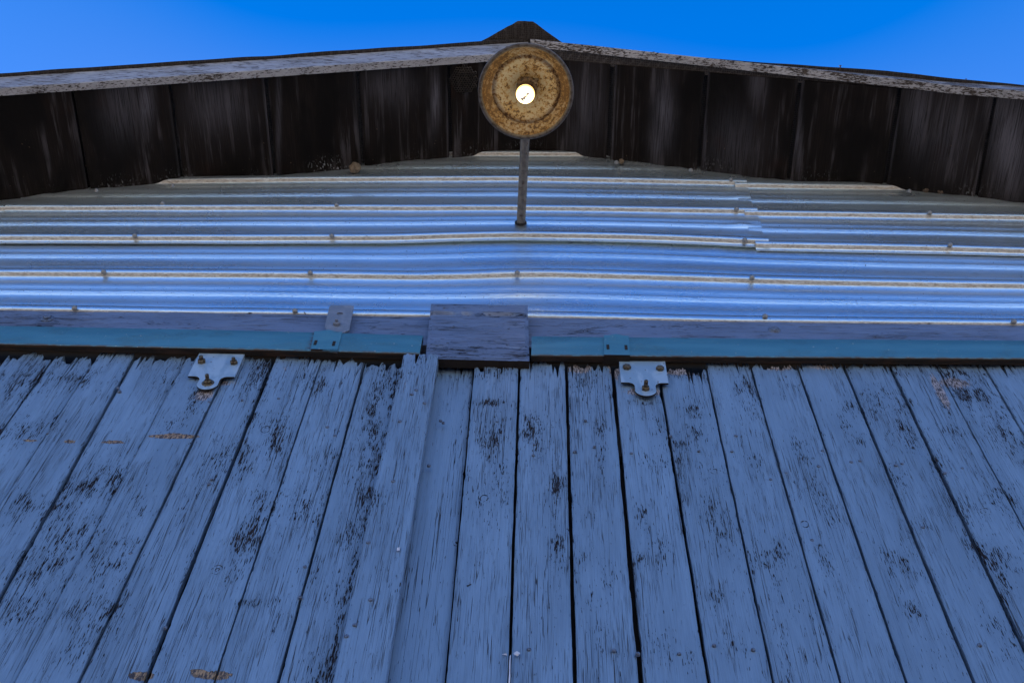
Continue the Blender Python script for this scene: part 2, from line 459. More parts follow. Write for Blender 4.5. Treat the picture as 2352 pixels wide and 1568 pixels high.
# --- siding sheets: rib lines measured on the wall, profile swept between them
def row(pts): return [(at(x, y+8, SY).x, at(x, y+8, SY).z) for x, y in pts]
rowsL = [row(p) for p in (
    [(0,322),(1176,316),(2352,328)],
    [(0,360),(1176,354),(2352,364)],
    [(0,417),(400,418),(700,414),(1176,412),(1500,418),(1700,423),(2352,434)],
    [(0,480),(588,481),(1176,481),(1500,485),(1735,489),(2352,497)],
    [(0,549),(588,550),(900,549),(1040,545),(1176,543),(1350,545),(1500,549),(1760,560),(2352,575)])]
rowsR = [row(p) for p in (
    [(0,322),(1176,318),(2352,332)],
    [(0,364),(1176,358),(2352,370)],
    [(0,418),(1176,422),(1705,427),(2080,431),(2352,438)],
    [(0,480),(1176,487),(1730,492),(2352,500)],
    [(0,550),(1176,560),(1760,566),(2190,572),(2352,576)])]
rowsB = [row(p) for p in (
    [(0,545),(588,546),(900,545),(1040,541),(1176,539),(1350,541),(1500,546),(1760,558),(2352,570)],
    [(0,628),(588,631),(800,634),(960,636),(1060,634),(1160,630),(1250,629),(1500,636),(1760,645),(2352,657)],
    [(0,712),(612,721),(960,727),(1220,729),(1630,738),(2352,747)])]
PROF = [(.046,.0015),(.004,-.003),(.030,.0018),(.022,.0058),(.006,-.004),(.020,.010),(.043,.0015),(.004,-.003),(.036,.002),(.026,.0058),(.026,0.0),(.032,0.0),(.010,.0150)]
PROF[10] = (.026, -sum(p[1] for p in PROF))
def sheet(rows, x0, x1, ybase, lip, name, dents=()):
    prof = [(0.0, 0.0)]; z = 0; y = 0
    for dz, dy in PROF:
        z += dz; y += dy; prof.append((z/.305, y))
    fine = []                                    # round the folds a little
    for i, (t, y) in enumerate(prof[:-1]):
        t2, y2 = prof[i+1]
        a = min(.45, .0025/max(.001,(t2-t)*.305)); 
        fine.append((lerp(t,t2,a), lerp(y,y2,a))); fine.append((lerp(t,t2,1-a), lerp(y,y2,1-a)))
    n = int((x1-x0)/.02)+1
    xs = [lerp(x0,x1,i/n) for i in range(n+1)]
    verts = []; W = len(xs)
    def put(x, z, y):
        wob = nz(x*.9, z*2.3, 3.0)*.004 + nz(x*3.1, z*6, 8.0)*.0012
        for dx, dz_, r, a in dents:
            d2 = ((x-dx)/r)**2 + ((z-dz_)/(r*.5))**2
            if d2 < 6: wob += a*math.exp(-d2)
        verts.append((x, ybase + y + wob, z))
    nr = 0; gv = []
    for k in range(len(rows)-1):
        for t, y in fine:
            for x in xs:
                put(x, lerp(smooth_at(rows[k], x), smooth_at(rows[k+1], x), t), y)
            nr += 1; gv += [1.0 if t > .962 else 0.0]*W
    for dz, y in lip:
        gv += [0.0]*W
        for x in xs: put(x, smooth_at(rows[-1], x) - dz + nz(x*8, 0, 5)*.0008, y)
        nr += 1
    faces = [(r*W+i, (r+1)*W+i, (r+1)*W+i+1, r*W+i+1) for r in range(nr-1) for i in range(W-1)]
    o = new_obj(name, verts, faces, M['siding'], barn, loc=(lerp(x0,x1,.5), ybase, smooth_at(rows[-1], 0)))
    o.data.attributes.new('rib_tan','FLOAT','POINT').data.foreach_set('value', gv)
    md = o.modifiers.new('thick', 'SOLIDIFY'); md.thickness = .0012; md.offset = 1
    shade_auto(o, 70)
    return o
xseam = at(1733, 480, SY).x
LIP = [(0.001, 0.0), (.0045, .0015), (.020, .0012), (.024, -.001), (.026, -.001)]
dents = [(at(1705,y,SY).x, at(1705,y,SY).z, .035, -.004) for y in (455,468,520,532)] + [(at(1505,y,SY).x, at(1505,y,SY).z, .05, .003) for y in (610,)]
dents += [(at(x,y,SY).x, at(x,y,SY).z, .03, -.003) for x,y in ((830,452),(700,530),(1640,575),(2240,530),(1010,633))]
xfar = at(45,455,SY).x
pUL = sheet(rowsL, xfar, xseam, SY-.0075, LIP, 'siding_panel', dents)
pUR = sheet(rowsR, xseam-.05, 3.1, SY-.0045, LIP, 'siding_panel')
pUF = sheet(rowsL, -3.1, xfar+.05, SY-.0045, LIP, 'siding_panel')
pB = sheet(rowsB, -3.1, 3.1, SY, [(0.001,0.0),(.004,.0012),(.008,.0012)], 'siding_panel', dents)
pUL['label'] = 'upper siding sheet left of the lapped seam'; pUR['label'] = 'upper siding sheet right of the lapped seam'
pB['label'] = 'long lower siding sheet above the header board'

# screws on the ribs
scr = [(396,430,0),(221,441,0),(373,471,0),(309,545,0),(773,475,0),(762,545,0),(1416,377,0),(1587,395,0),(1679,417,0),(1692,484,0),(1711,555,0),
       (2136,492,1),(2089,443,1),(2183,566,1),(237,625,2),(170,711,2),(712,627,2),(677,717,2),(1728,638,2),(1758,730,2),(2330,742,2),(1188,627,2)]
smb = MB()
prof = [(.0,.0058),(.003,.0055),(.005,.004),(.0062,.0018),(.0088,.0012),(.0088,-.006)]
smb.lathe(prof, (0,0,0), (0,-1,0), 12)
screw_mesh = None
for px, py, w in scr:
    p = at(px, py-(6 if w < 2 or py < 700 else 9), SY-.030)
    par = (pUL, pUR, pB)[w]
    o = bpy.data.objects.new('screw', screw_mesh) if screw_mesh else smb.build('screw', M['screw'], smooth=True)
    if screw_mesh: C.objects.link(o)
    screw_mesh = o.data
    o.location = p + Vector((0, .0015 if w < 2 else .006, 0)); set_parent(o, par)

# --- header board behind the track
def long_board(name, pts_top, pts_bot, Y0, Y1, mat, parent, ax='x', n=60, x0=None, x1=None, amp=.001, rag=0.0):
    """level board: pts are (x,z) pairs, front face y=Y0, back y=Y1"""
    x0 = pts_top[0][0] if x0 is None else x0; x1 = pts_top[-1][0] if x1 is None else x1
    xs = [lerp(x0,x1,i/n) for i in range(n+1)]
    V_ = []; ch = .002
    for x in xs:
        zt = poly_at(pts_top, x) + nz(x*14, 2, 1)*amp; zb = poly_at(pts_bot, x) + nz(x*14, 5, 1)*amp
        zt -= max(0, nz(x*60, 9, 3)-.25)*rag
        yw = nz(x*3, 1, 7)*amp*2
        V_ += [(x,Y1,zb),(x,Y0+ch+yw,zb),(x,Y0+yw,zb+ch),(x,Y0+yw+nz(x*9,3,3)*amp,lerp(zb,zt,.5)),(x,Y0+yw,zt-ch),(x,Y0+ch+yw,zt),(x,Y1,zt)]
    K = 7; F_ = []
    for i in range(n):
        for k in range(K):
            a = i*K+k; b = i*K+(k+1)%K
            F_.append((a, a+K, b+K, b))
    F_.append(tuple(range(K))); F_.append(tuple(reversed(range(n*K, n*K+K))))
    return new_obj(name, V_, F_, mat, parent, loc=(lerp(x0,x1,.5), Y0, poly_at(pts_bot, (x0+x1)/2)))
def ln(pts, Y): return [(at(x,y,Y).x, at(x,y,Y).z) for x, y in pts]
HY = 0.020
def set_attr(o, name, fn):
    me = o.data; a = me.attributes.new(name, 'FLOAT', 'POINT'); L = world_loc(o)
    a.data.foreach_set('value', [fn(v.co + L) for v in me.vertices])
hdr = long_board('header_board', ln([(0,700),(960,712),(1220,718),(2352,733)], HY), ln([(0,768),(960,792),(1220,797),(2352,802)], HY), HY, HY+.04,
                 M['plank_x'], barn, x0=-3.0, x1=3.0, n=160)
def hdr_wear(p):
    x, y = proj(p); w = 0
    for bx, by, rx, ry, a in ((1310,742,130,9,1.0),(1800,745,220,10,.6),(60,722,160,14,.6),(1960,745,60,8,.7),(1560,760,60,20,.2)):
        w += a*math.exp(-((x-bx)/rx)**2-((y-by)/ry)**2)
    return min(1, w)
set_attr(hdr, 'wear', hdr_wear)
# dark inside behind the doors' upper edge, below the header
mb = MB(); z = at(1176, 826, HY).z
mb.box((-3.0, .075, 0.0), (3.0, .10, z+.1)); mb.build('inner_wall', M['brown'], barn, loc=(0,.075,0))
# bolt heads on the header
def hexbolt(name, c, r, h, parent, washer=None, stud=None, mat=None, ph=0.0, sr=.45, mat2=None):
    b = MB()
    if washer: b.lathe([(0,.0025),(washer*.9,.0025),(washer,.001),(washer,-.003)], c, (0,-1,0), 20)
    b.lathe([(0,h),(r*.80,h),(r*.90,h-.0006),(r,h-.0025),(r,0.0)], c, (0,-1,0), 6, ph=ph)
    if stud: b.lathe([(0,h+stud),(r*sr*.8,h+stud),(r*sr,h+stud-.0015),(r*sr,h-.001)], c, (0,-1,0), 12)
    return b.build(name, mat or M['bolt'], parent, loc=c)
hexbolt('bolt', at(109,731,HY-.001), .0125, .010, hdr, washer=.021, mat=M['nail'])
o = MB(); o.lathe([(0,.008),(.008,.0075),(.014,.005),(.018,.0015),(.021,-.002)], at(1779,757,HY-.001), (0,-1,0), 20)
o.build('bolt', M['nail'], hdr, loc=at(1779,757,HY), smooth=True)

# --- cover block across the joint of the two tracks
BY = -.028
def block():
    tl, tr, bl, br = at(990,696,BY), at(1212,699,BY), at(977,822,BY), at(1216,827,BY)
    n = 26; V_ = []; F_ = []
    for j in range(n+1):
        for i in range(n+1):
            u = i/n; v = j/n
            p = (tl.lerp(tr,u)).lerp(bl.lerp(br,u), v)
            e = min(u, 1-u, v, 1-v)
            y = BY + (.003 if e == 0 else 0) + nz(u*2, v*9, 4)*.0015
            # splits along the grain
            for zz, d, a in ((.19, .012, .012), (.42,.004,.002), (.80,.006,.004)):
                vv = zz + nz(u*5, zz*30, 2)*.03
                y += a*math.exp(-((v-vv)/d)**2)
            dx = nz(v*9, 3, 1)*.0012 if i in (0,n) else 0
            dz = nz(u*22, v*3, 1)*.0018 if j in (0,n) else 0
            V_.append((p.x+dx, y, p.z+dz))
    W = n+1
    for j in range(n):
        for i in range(n): F_.append((j*W+i, (j+1)*W+i, (j+1)*W+i+1, j*W+i+1))
    per = [i for i in range(W)] + [j*W+n for j in range(1,W)] + [n*W+i for i in range(n-1,-1,-1)] + [j*W for j in range(n-1,0,-1)]
    b = len(V_)
    for i in per: V_.append((V_[i][0], BY+.032, V_[i][2]))
    m = len(per)
    for k in range(m): F_.append((per[k], per[(k+1)%m], b+(k+1)%m, b+k))
    F_.append(tuple(range(b, b+m)))
    mi = [0]*(n*n) + [1 if n+n <= k < 3*n else 0 for k in range(m)] + [1]  # near-black underside paints in the shade below the block
    o = new_obj('cover_block', V_, F_, None, barn, loc=(tl.x, BY, bl.z), mats=[M['plank_x'], M['black']], mi=mi)
    def wr(p):
        x, y = proj(p); w = 0
        for bx, by, rx, ry, a in ((1130,722,60,5,1.1),(1190,724,30,5,1),(1100,800,140,3,.8),(1000,796,16,14,.5),(1205,820,20,12,.5),(1050,700,60,6,.6)):
            w += a*math.exp(-((x-bx)/rx)**2-((y-by)/ry)**2)
        return min(1, w)
    set_attr(o, 'wear', wr)
    return o
blk = block()
for px, py in ((1020,707),(1041,750),(1028,788),(1165,792),(1168,755)):
    b = MB(); c = at(px,py,BY); b.lathe([(0,.0018),(.004,.0015),(.0052,-.001)], c, (0,-1,0), 10); b.build('nail', M['nail'], blk, loc=c)
mb = MB(); a_ = at(985,790,-.05); b_ = at(1210,800,-.05)      # packing behind the block, between the tracks
mb.box((a_.x+.03, .0175, a_.z-.02), (b_.x-.03, HY-.0005, a_.z+.08)); mb.build('packing_block', M['plank_x'], barn, loc=(a_.x,.0175,a_.z))

# ------------------------------------------------------------------ door tracks
TY = -.028
def track(name, top, bot, x0, x1, label, end):
    t = empty(name, (x0 if end=='r' else x1, TY, poly_at(bot, 0)))
    tag(t, label, 'door track')
    n = 420; xs = [lerp(x0,x1,i/n) for i in range(n+1)]
    V_ = []; F_ = []; ed = []
    D = .017
    for x in xs:
        zt = poly_at(top,x); zb = poly_at(bot,x); r = .004
        w = nz(x*2.2,1,5)*.0015
        prof = [(0,zt+.004,0),(.012,zt+.002,0),(r*.4,zt-r*.5,0),(0,zt-r,0),(0,lerp(zt,zb,.5),0),(0,zb+r*2.0,0),(0,zb+r,.5),(r*.3,zb+r*.35,1),(r,zb,1),(D*.36,zb,1),(D*.36,zb+.05,1)]
        # top starts at the back
        prof[0] = (D, zt+.002, 0)
        ru = max(0, 1-abs(x-at(716,785,TY).x)/.009) if end == 'r' else 0
        for y, z, e in prof: V_.append((x, TY+y+w, z)); ed.append(max(e, ru))
        for y, z, e in ((D*.64,zb+.05,1),(D*.64,zb,1),(D,zb,1),(D,zt+.002,0)): V_.append((x, TY+y+w, z)); ed.append(e)
    K = 15
    for i in range(n):
        for k in list(range(0,10))+list(range(11,14)):
            a = i*K+k; F_.append((a, a+K, a+1+K, a+1))
    o = new_obj('rail', V_, F_, None, t, loc=(lerp(x0,x1,.5), TY, poly_at(bot,0)), mats=[M['track'], M['rust']],
                mi=[0 if k <= 6 else 1 for i in range(n) for k in list(range(0,10))+list(range(11,14))])
    md = o.modifiers.new('thick', 'SOLIDIFY'); md.thickness = .003; md.offset = -1
    me = o.data; a = me.attributes.new('edge','FLOAT','POINT'); a.data.foreach_set('value', ed)
    shade_auto(o, 50)
    return t
topL, botL = ln([(0,749),(612,761),(968,771)], TY), ln([(0,791),(612,804),(968,813)], TY)
topR, botR = ln([(1221,773),(1776,779),(2352,783)], TY), ln([(1221,817),(1776,821),(2352,825)], TY)
trL = track('door_track', topL, botL, -3.0, at(968,790,TY).x, 'teal steel door track left of the wooden cover block, with a riveted clamp and strap', 'r')
trR = track('door_track', topR, botR, at(1221,790,TY).x, 3.0, 'teal steel door track right of the wooden cover block, without a strap', 'l')

def band(parent, quad, slots):
    tl, tr, bl, br = [at(x,y,TY-.0065) for x,y in quad]
    n = 12; m = 10; V_ = []; F_ = []
    sl = [at(x,y,TY-.0065) for x,y in slots]
    for j in range(m+1):
        for i in range(n+1):
            u=i/n; v=j/m; p = tl.lerp(tr,u).lerp(bl.lerp(br,u),v)
            y = TY-.0065 - .0035*math.exp(-((u-.5)/.2)**2-((v-.12)/.22)**2)
            V_.append((p.x, y, p.z + (.006*math.exp(-((u-.5)/.22)**2) if j==0 else 0)))
    W = n+1
    for j in range(m):
        for i in range(n): F_.append((j*W+i,(j+1)*W+i,(j+1)*W+i+1,j*W+i+1))
    b = len(V_)
    per = [i for i in range(W)] + [j*W+n for j in range(1,m+1)] + [m*W+i for i in range(n-1,-1,-1)] + [j*W for j in range(m-1,0,-1)]
    for i in per: V_.append((V_[i][0], TY+.0025, V_[i][2]))
    for k in range(len(per)): F_.append((per[k], per[(k+1)%len(per)], b+(k+1)%len(per), b+k))
    o = new_obj('clamp', V_, F_, M['track'], parent, loc=tl)
    L = world_loc(o); me = o.data; at_ = me.attributes.new('edge','FLOAT','POINT')
    at_.data.foreach_set('value', [1.0 if (v.co.y+L.y) > TY or abs(v.co.x+L.x-bl.x)<.004 and False else 0.0 for v in me.vertices])
    for s in sl:
        q = MB(); q.box((s.x-.0042, TY-.0078, s.z-.0135), (s.x+.0042, TY-.002, s.z+.0135))
        q.build('slot', M['rust'], o, loc=s)
    # lower flange folding under the rail
    q = MB(); q.box((bl.x, TY-.0065, bl.z-.0035), (br.x, TY+.03, bl.z)); q.build('clamp_flange', M['rust'], o, loc=bl)
    return o
cl = band(trL, [(722,760),(786,762),(714,801),(775,805)], [(724.6,787),(766.7,789)])
band(trR, [(1386.6,770),(1444,771),(1387,814),(1447,815)], [(1396.3,797),(1438,798)])
# strap with a hole and a nut, standing up from the left clamp
SYP = -.012
def strap():
    tl, tr, bl, br = [at(x,y,SYP) for x,y in ((757,701),(813,701),(744,759),(800,767))]
    hc = at(780.5,720,SYP); bm = bmesh.new(); hr = .0105
    out = []; N = 32
    # outer ring sampled at the same angles as the hole
    outer = []; inner = []
    corners = [tl, tr, br, bl]
    for k in range(N):
        a = 2*math.pi*k/N; d = Vector((math.cos(a),0,math.sin(a)))
        best = None
        for i in range(4):
            p, q = corners[i], corners[(i+1)%4]
            e = q-p; den = d.x*e.z - d.z*e.x
            if abs(den) < 1e-9: continue
            t_ = ((p.x-hc.x)*e.z - (p.z-hc.z)*e.x)/den; s_ = ((p.x-hc.x)*d.z - (p.z-hc.z)*d.x)/den
            if t_ > 0 and -1e-6 <= s_ <= 1+1e-6: best = t_ if best is None else min(best,t_)
        outer.append((a,best)); inner.append(a)
    V_ = []; F_ = []
    for a in inner: V_.append((hc.x+math.cos(a)*hr, SYP, hc.z+math.sin(a)*hr*.8))
    for a,b in outer: V_.append((hc.x+math.cos(a)*b, SYP, hc.z+math.sin(a)*b))
    for i in range(2*N): V_.append((V_[i][0], SYP+.005, V_[i][2]))
    for k in range(N):
        k2=(k+1)%N
        F_ += [(k,N+k,N+k2,k2),(2*N+k,2*N+k2,3*N+k2,3*N+k),(N+k,3*N+k,3*N+k2,N+k2),(k,k2,2*N+k2,2*N+k)]
    o = new_obj('strap', V_, F_, M['strap'], cl, loc=bl)
    return o
st = strap()
nut = hexbolt('nut', at(774,745,SYP), .0125, .010, st, washer=None, stud=.010, mat=M['strap'], sr=.42)
set_parent_fix = None
mb = MB(); p = at(774,742,SYP); mb.box((p.x-.014,SYP+.0055,p.z-.02),(p.x+.014,HY-.001,p.z+.012)); mb.build('strap_spacer', M['strap'], trL, loc=p)

# ------------------------------------------------------------------ sliding doors: planks
def line(top, bot): return (at(top[0],top[1],0.0), at(bot[0],bot[1],0.0))
B = {}   # joints between planks: survey marks at the top and near the foot of the view, and gap
marks = [((-108,835),(-712,1568),4),((0,835),(-560,1568),4),((108,838),(-408,1568),5),((206,842),(-272,1568),5),((300,832),(-112,1568),8),
 ((413,848),(30,1568),4),((524,840),(178,1568),5),((622,840),(331,1568),11),((733,842),(490,1568),4),((838,833),(637,1568),6),((947,840),(785,1568),5)]
marksR = [((985,840),(862,1568),4),((1088,842),(1022,1568),5),((1193,842),(1169,1568),7),((1301,850),(1321,1568),9),((1408.6,859),(1474,1568),11),((1512,845),(1630,1568),8),
 ((1622,842),(1778,1568),5),((1725,842),(1932,1568),5),((1833,845),(2084,1568),7),((1941,845),(2240,1568),8),((2047,845),(2392,1568),9),((2155,846),(2545,1568),5),((2260,838),(2690,1568),4),((2370,838),(2850,1568),4)]
marks.insert(0, ((-216,833),(-864,1568),4)); marks.insert(0, ((-324,831),(-1016,1568),4))
for k in range(3): marksR.append(((2478+108*k,838),(3005+152*k,1568),4))

WEAR = [ # x, y, rx, ry, lean, amount in survey marks
 (70,870,90,45,.9),(170,870,60,30,.9),(60,990,90,40,.9),(110,1170,80,40,.8),(215,1110,70,45,1.0),(170,1230,90,50,1.0),(90,1300,80,60,1.0),(40,1400,80,60,.9),
 (260,1290,60,60,.9),(240,1400,60,60,1.0),(190,1500,60,60,.8),(290,1250,40,20,1.0),(380,870,40,30,.8),(410,970,40,40,.7),(450,920,30,60,.9),(480,1080,40,60,.7),
 (590,930,18,80,1.0),(570,880,25,40,.9),(690,870,40,35,.7),(640,1000,30,70,.8),(600,1180,30,80,1.0),(560,1260,30,80,.8),(740,1060,40,50,.6),(700,1160,35,50,.9),(690,1280,20,60,.5),
 (640,1430,20,50,.8),(570,1385,50,10,1.0),(615,1380,40,12,1.0),(860,930,25,90,1.1),(850,1020,25,120,1.2),(800,1230,25,60,1.0),(830,1150,25,60,1.0),(780,1330,25,60,.7),(740,1560,50,60,.9),
 (900,860,16,50,.9),(1135,860,45,25,.8),(1130,925,50,10,1.3),(1140,970,45,60,.55),(1150,1100,40,120,.4),(1245,980,50,40,.5),(1275,1120,18,80,.8),(1280,1250,22,60,.9),(1240,1060,30,40,.4),
 (1350,920,40,60,.5),(1380,980,15,40,1.0),(1345,880,45,25,.7),(1380,1050,16,60,.8),(1360,1380,30,30,.7),(1400,1330,20,60,.7),(1380,1460,30,60,.6),
 (1400,900,12,20,.9),(1480,920,40,14,1.0),(1490,960,25,10,.9),(1500,1060,40,30,.5),(1480,1190,25,40,1.0),(1510,1260,35,50,.7),(1470,1280,20,20,1.0),(1500,1480,25,50,.6),
 (1595,945,25,40,.9),(1600,990,25,40,.9),(1560,1030,30,60,.5),(1620,1080,20,50,.6),(1640,1180,30,50,1.0),(1660,1240,35,40,.9),(1650,1370,35,25,1.0),(1690,1480,40,50,.6),
 (1580,850,50,18,1.2),(1720,960,40,50,.6),(1735,1060,25,30,.7),(1700,1000,20,40,.5),(1840,1030,25,50,.9),(1880,1130,25,30,.8),(1905,1180,20,40,.7),(1870,1430,50,90,.4),
 (1900,1300,20,50,.6),(1960,940,35,30,.8),(1975,1010,20,20,.9),(1940,980,20,40,.8),(2070,930,40,30,.8),(2040,900,40,20,.8),(2080,1000,40,40,.7),(2060,1100,30,60,.6),(2120,1200,20,20,.8),(2070,1290,30,30,.8),(2090,1400,35,25,1.1),
 (2150,1070,30,40,.6),(2210,1170,50,40,.9),(2240,1250,35,30,1.0),(2200,870,60,30,1.2),(2210,900,20,40,1.5),(2170,930,10,40,1.3),(2250,905,20,30,1.4),(2200,1000,50,40,.7),(2300,1000,40,60,.7),(2310,1150,40,60,.9),(2290,1290,50,60,.9),(2300,1450,40,80,.7),
 (2100,1330,50,60,.5),(2160,1480,60,60,.4),(380,1500,40,60,.4),(330,1130,30,80,.35),(430,1300,15,80,.5)]
for _i in range(16):                       # rotten, dark edge of the plank that meets the raised batten
    _t = _i/15; WEAR.append((lerp(918,752,_t), lerp(850,1560,_t), 13+5*math.sin(_i*2.3), 38, 1.25))
BARE = [(400,1002,66,5.5,1.15),(160,1013,22,4.5,.9),(262,1014,34,4.5,.95),(400,997,35,2,.8),(325,1552,34,10,1.1),(455,1542,25,6,.9),(490,1550,50,10,1.1),(70,1011,26,2.5,.8)]
GREY = [(470,905,28,22,.8),(500,880,60,10,.7),(1480,900,55,12,.9),(1412,850,14,28,.9),(1555,848,40,14,1.0),(1330,850,40,16,.6),(2190,880,60,20,.7),(2160,900,14,50,.9),(1790,845,45,10,.6),(20,840,90,10,.3),(1890,845,50,10,.5),(930,880,8,60,.5),(660,845,30,14,.5)]
def blobs(L, x, y, lean=True):
    w = 0
    sl = (x-1270)/(y+795)
    for b in L:
        bx, by, rx, ry, a = b
        dy = y-by
        dx = x-bx - (sl*dy if lean else 0)
        q = (dx/rx)**2 + (dy/ry)**2
        if q < 5: w = max(w, a*math.exp(-q))
    return w

def plank(parent, L, Rr, gl, gr, ztop, y0, mat, thick=.022, zfoot=.06, seed=0, jag=.010, cup=.0, name='plank', cols=30):
    lt, lb = L; rt, rb = Rr
    def xl(z):
        t = max(0,min(1.05,(lt.z-z)/(lt.z-lb.z))) if z < lt.z else (lt.z-z)/(lt.z-lb.z)
        return lerp(lt.x, lb.x, t)
    def xr(z):
        t = max(0,min(1.05,(rt.z-z)/(rt.z-rb.z))) if z < rt.z else (rt.z-z)/(rt.z-rb.z)
        return lerp(rt.x, rb.x, t)
    # splintered top
    js = []; cur = 0
    rs = random.Random(seed*13+5)
    for i in range(cols+1):
        if rs.random() < .5: cur = rs.uniform(0, 1)**1.6
        js.append(cur*jag + rs.uniform(0,.006) + abs(nz(i*.14, seed*3.3, 1))*jag*1.1)
    for _ in range(rs.randint(1,3)):              # deeper splits
        k = rs.randint(2, cols-2); js[k] += rs.uniform(.02,.08)
    rows = [0.0,.010,.022,.034,.046]
    z = .058
    while z < 1.55: rows.append(z); z += .0125
    rows += [1.9, 2.6, ztop-zfoot]
    V_ = []; F_ = []; W = cols+1
    for rz in rows:
        for i in range(W):
            u = i/cols; sm = max(0, 1-rz/.10)
            zz = ztop - rz - js[i]*(1 if rz==0 else sm**1.0)
            a = xl(zz) + gl; b = xr(zz) - gr
            ewl = nz(zz*11, seed*7.7, 0)*.0016 + max(0,nz(zz*26, seed*2.1, 5)-.35)*.008
            ewr = nz(zz*11, seed*5.1, 9)*.0016 + max(0,nz(zz*26, seed*3.9, 2)-.35)*.008
            a += ewl; b -= ewr
            x = lerp(a, b, u)
            y = y0 + nz(x*26, zz*2.0, seed*1.7)*.0016 + nz(x*90, zz*5.0, seed)*.0009 + cup*((u-.5)**2)*4
            if i in (0, cols): y += .0035
            elif i in (1, cols-1): y += .0009
            y += .0015*sm*abs(nz(x*160, 1, seed))*4
            V_.append((x, y, zz))
    for r in range(len(rows)-1):
        for i in range(cols): F_.append((r*W+i,(r+1)*W+i,(r+1)*W+i+1,r*W+i+1))
    nF = len(V_); R_ = len(rows)
    per = [i for i in range(W)] + [j*W+cols for j in range(1,R_)] + [(R_-1)*W+i for i in range(cols-1,-1,-1)] + [j*W for j in range(R_-2,0,-1)]
    for i in per: V_.append((V_[i][0], y0+thick, V_[i][2]))
    m = len(per)
    for k in range(m): F_.append((per[k], per[(k+1)%m], nF+(k+1)%m, nF+k))
    o = new_obj(name, V_, F_, mat, parent, loc=(lt.x, y0, ztop))
    pj = [proj(v) for v in V_]
    me = o.data
    def fill(nm, vals):
        a = me.attributes.new(nm,'FLOAT','POINT'); a.data.foreach_set('value', vals)
    us = [(i % W)/cols for i in range(nF)] + [0]*(len(V_)-nF)
    wk = .25 if name == 'edge_batten' else .78
    fill('wear', [min(1.3, blobs(WEAR,x,y)*wk + max(0,1-(ztop-v[2])/.10)*.45 + max(0, abs(u-.5)*2-.86)*2.2*max(0,.6+nz(v[2]*4,seed,u*3))) if y < 1700 else 0 for (x,y),v,u in zip(pj,V_,us)])
    fill('bare', [blobs(BARE,x,y,False) if 980<y<1600 else 0 for x,y in pj])
    fill('grey', [min(1, blobs(GREY,x,y) + max(0,1-(ztop-v[2])/.06)*.42) if y < 1100 else 0 for (x,y),v in zip(pj,V_)])
    me.polygons.foreach_set('use_smooth', [True]*len(me.polygons))
    shade_auto(o, 50)
    return o
def door(loc, label): 
    d = empty('sliding_door', loc); return tag(d, label, 'barn door', 'pair of sliding barn doors')
doorL = door((at(400,1200,0).x, 0, 0), 'left sliding barn door of blue grey planks with a raised edge batten')
doorR = door((at(1800,1200,0).x, 0, 0), 'right sliding barn door of blue grey planks beside the smooth board')
topsY = {}
pxm = 1/1000.
def tops(marksx):  # height of each plank top
    return
TL = [829,828,826,812,818,811,818,822,821,822,828,829]   # plank tops left door, in order of marks gaps
TL = [828,828,826,813,819,811,818,824,820,821,825,834]
TR = [838,838,833,838,834,848,832,839,836,839,838,836,842,835,835,835,835]
planksL = []; planksR = []
for i in range(len(marks)-1):
    L, Rr = marks[i], marks[i+1]
    ty = TL[i] if i < len(TL) else 825
    zt = at((L[0][0]+Rr[0][0])/2, ty-9, 0).z
    yo = random.Random(i+50).uniform(-.002,.004)
    planksL.append(plank(doorL, line(L[0],L[1]), line(Rr[0],Rr[1]), L[2]*.5/1000, Rr[2]*.5/1000, zt, yo, M['plank'], seed=i+1, jag=.044))
for i in range(len(marksR)-1):
    L, Rr = marksR[i], marksR[i+1]
    zt = at((L[0][0]+Rr[0][0])/2, TR[i]-8, 0).z
    yo = random.Random(i+90).uniform(-.002,.004)
    sm = i == 0
    planksR.append(plank(doorR, line(L[0],L[1]), line(Rr[0],Rr[1]), L[2]*.5/1000, Rr[2]*.5/1000, zt, .018 if sm else yo, M['plank_smooth'] if sm else M['plank'], thick=.0055 if sm else .022, seed=i+31, jag=.012 if sm else .036))
planksR[0]['label'] = 'smooth recessed board beside the edge batten'
# edge batten of the left door, standing proud
bt = plank(doorL, (at(926,815,-.033), at(764,1568,-.033)), (at(1007,815,-.033), at(884,1568,-.033)), 0, 0, at(965,810,-.033).z, -.033, M['plank'], thick=.031, seed=78, jag=.006, name='edge_batten', cols=24)
bt['label'] = 'raised batten along the door edge'
# ledges behind the planks close the joints
for d, x0, x1, zz in ((doorL, -2.2, at(975,840,0).x, .5), (doorR, at(1010,840,0).x, 2.4, .5)):
    for k, z0 in enumerate((.4, 1.9, 3.2, 4.35)):
        mb = MB(); mb.box((x0, .024+.001, z0), (x1, .05, z0+.14)); mb.build('ledge', M['black'], d, loc=(x0,.025,z0))
    mb = MB(); mb.box((x0, .052, .1), (x1, .06, at(1176,850,0).z-.05)); mb.build('lining', M['black'], d, loc=(x0,.052,.1))

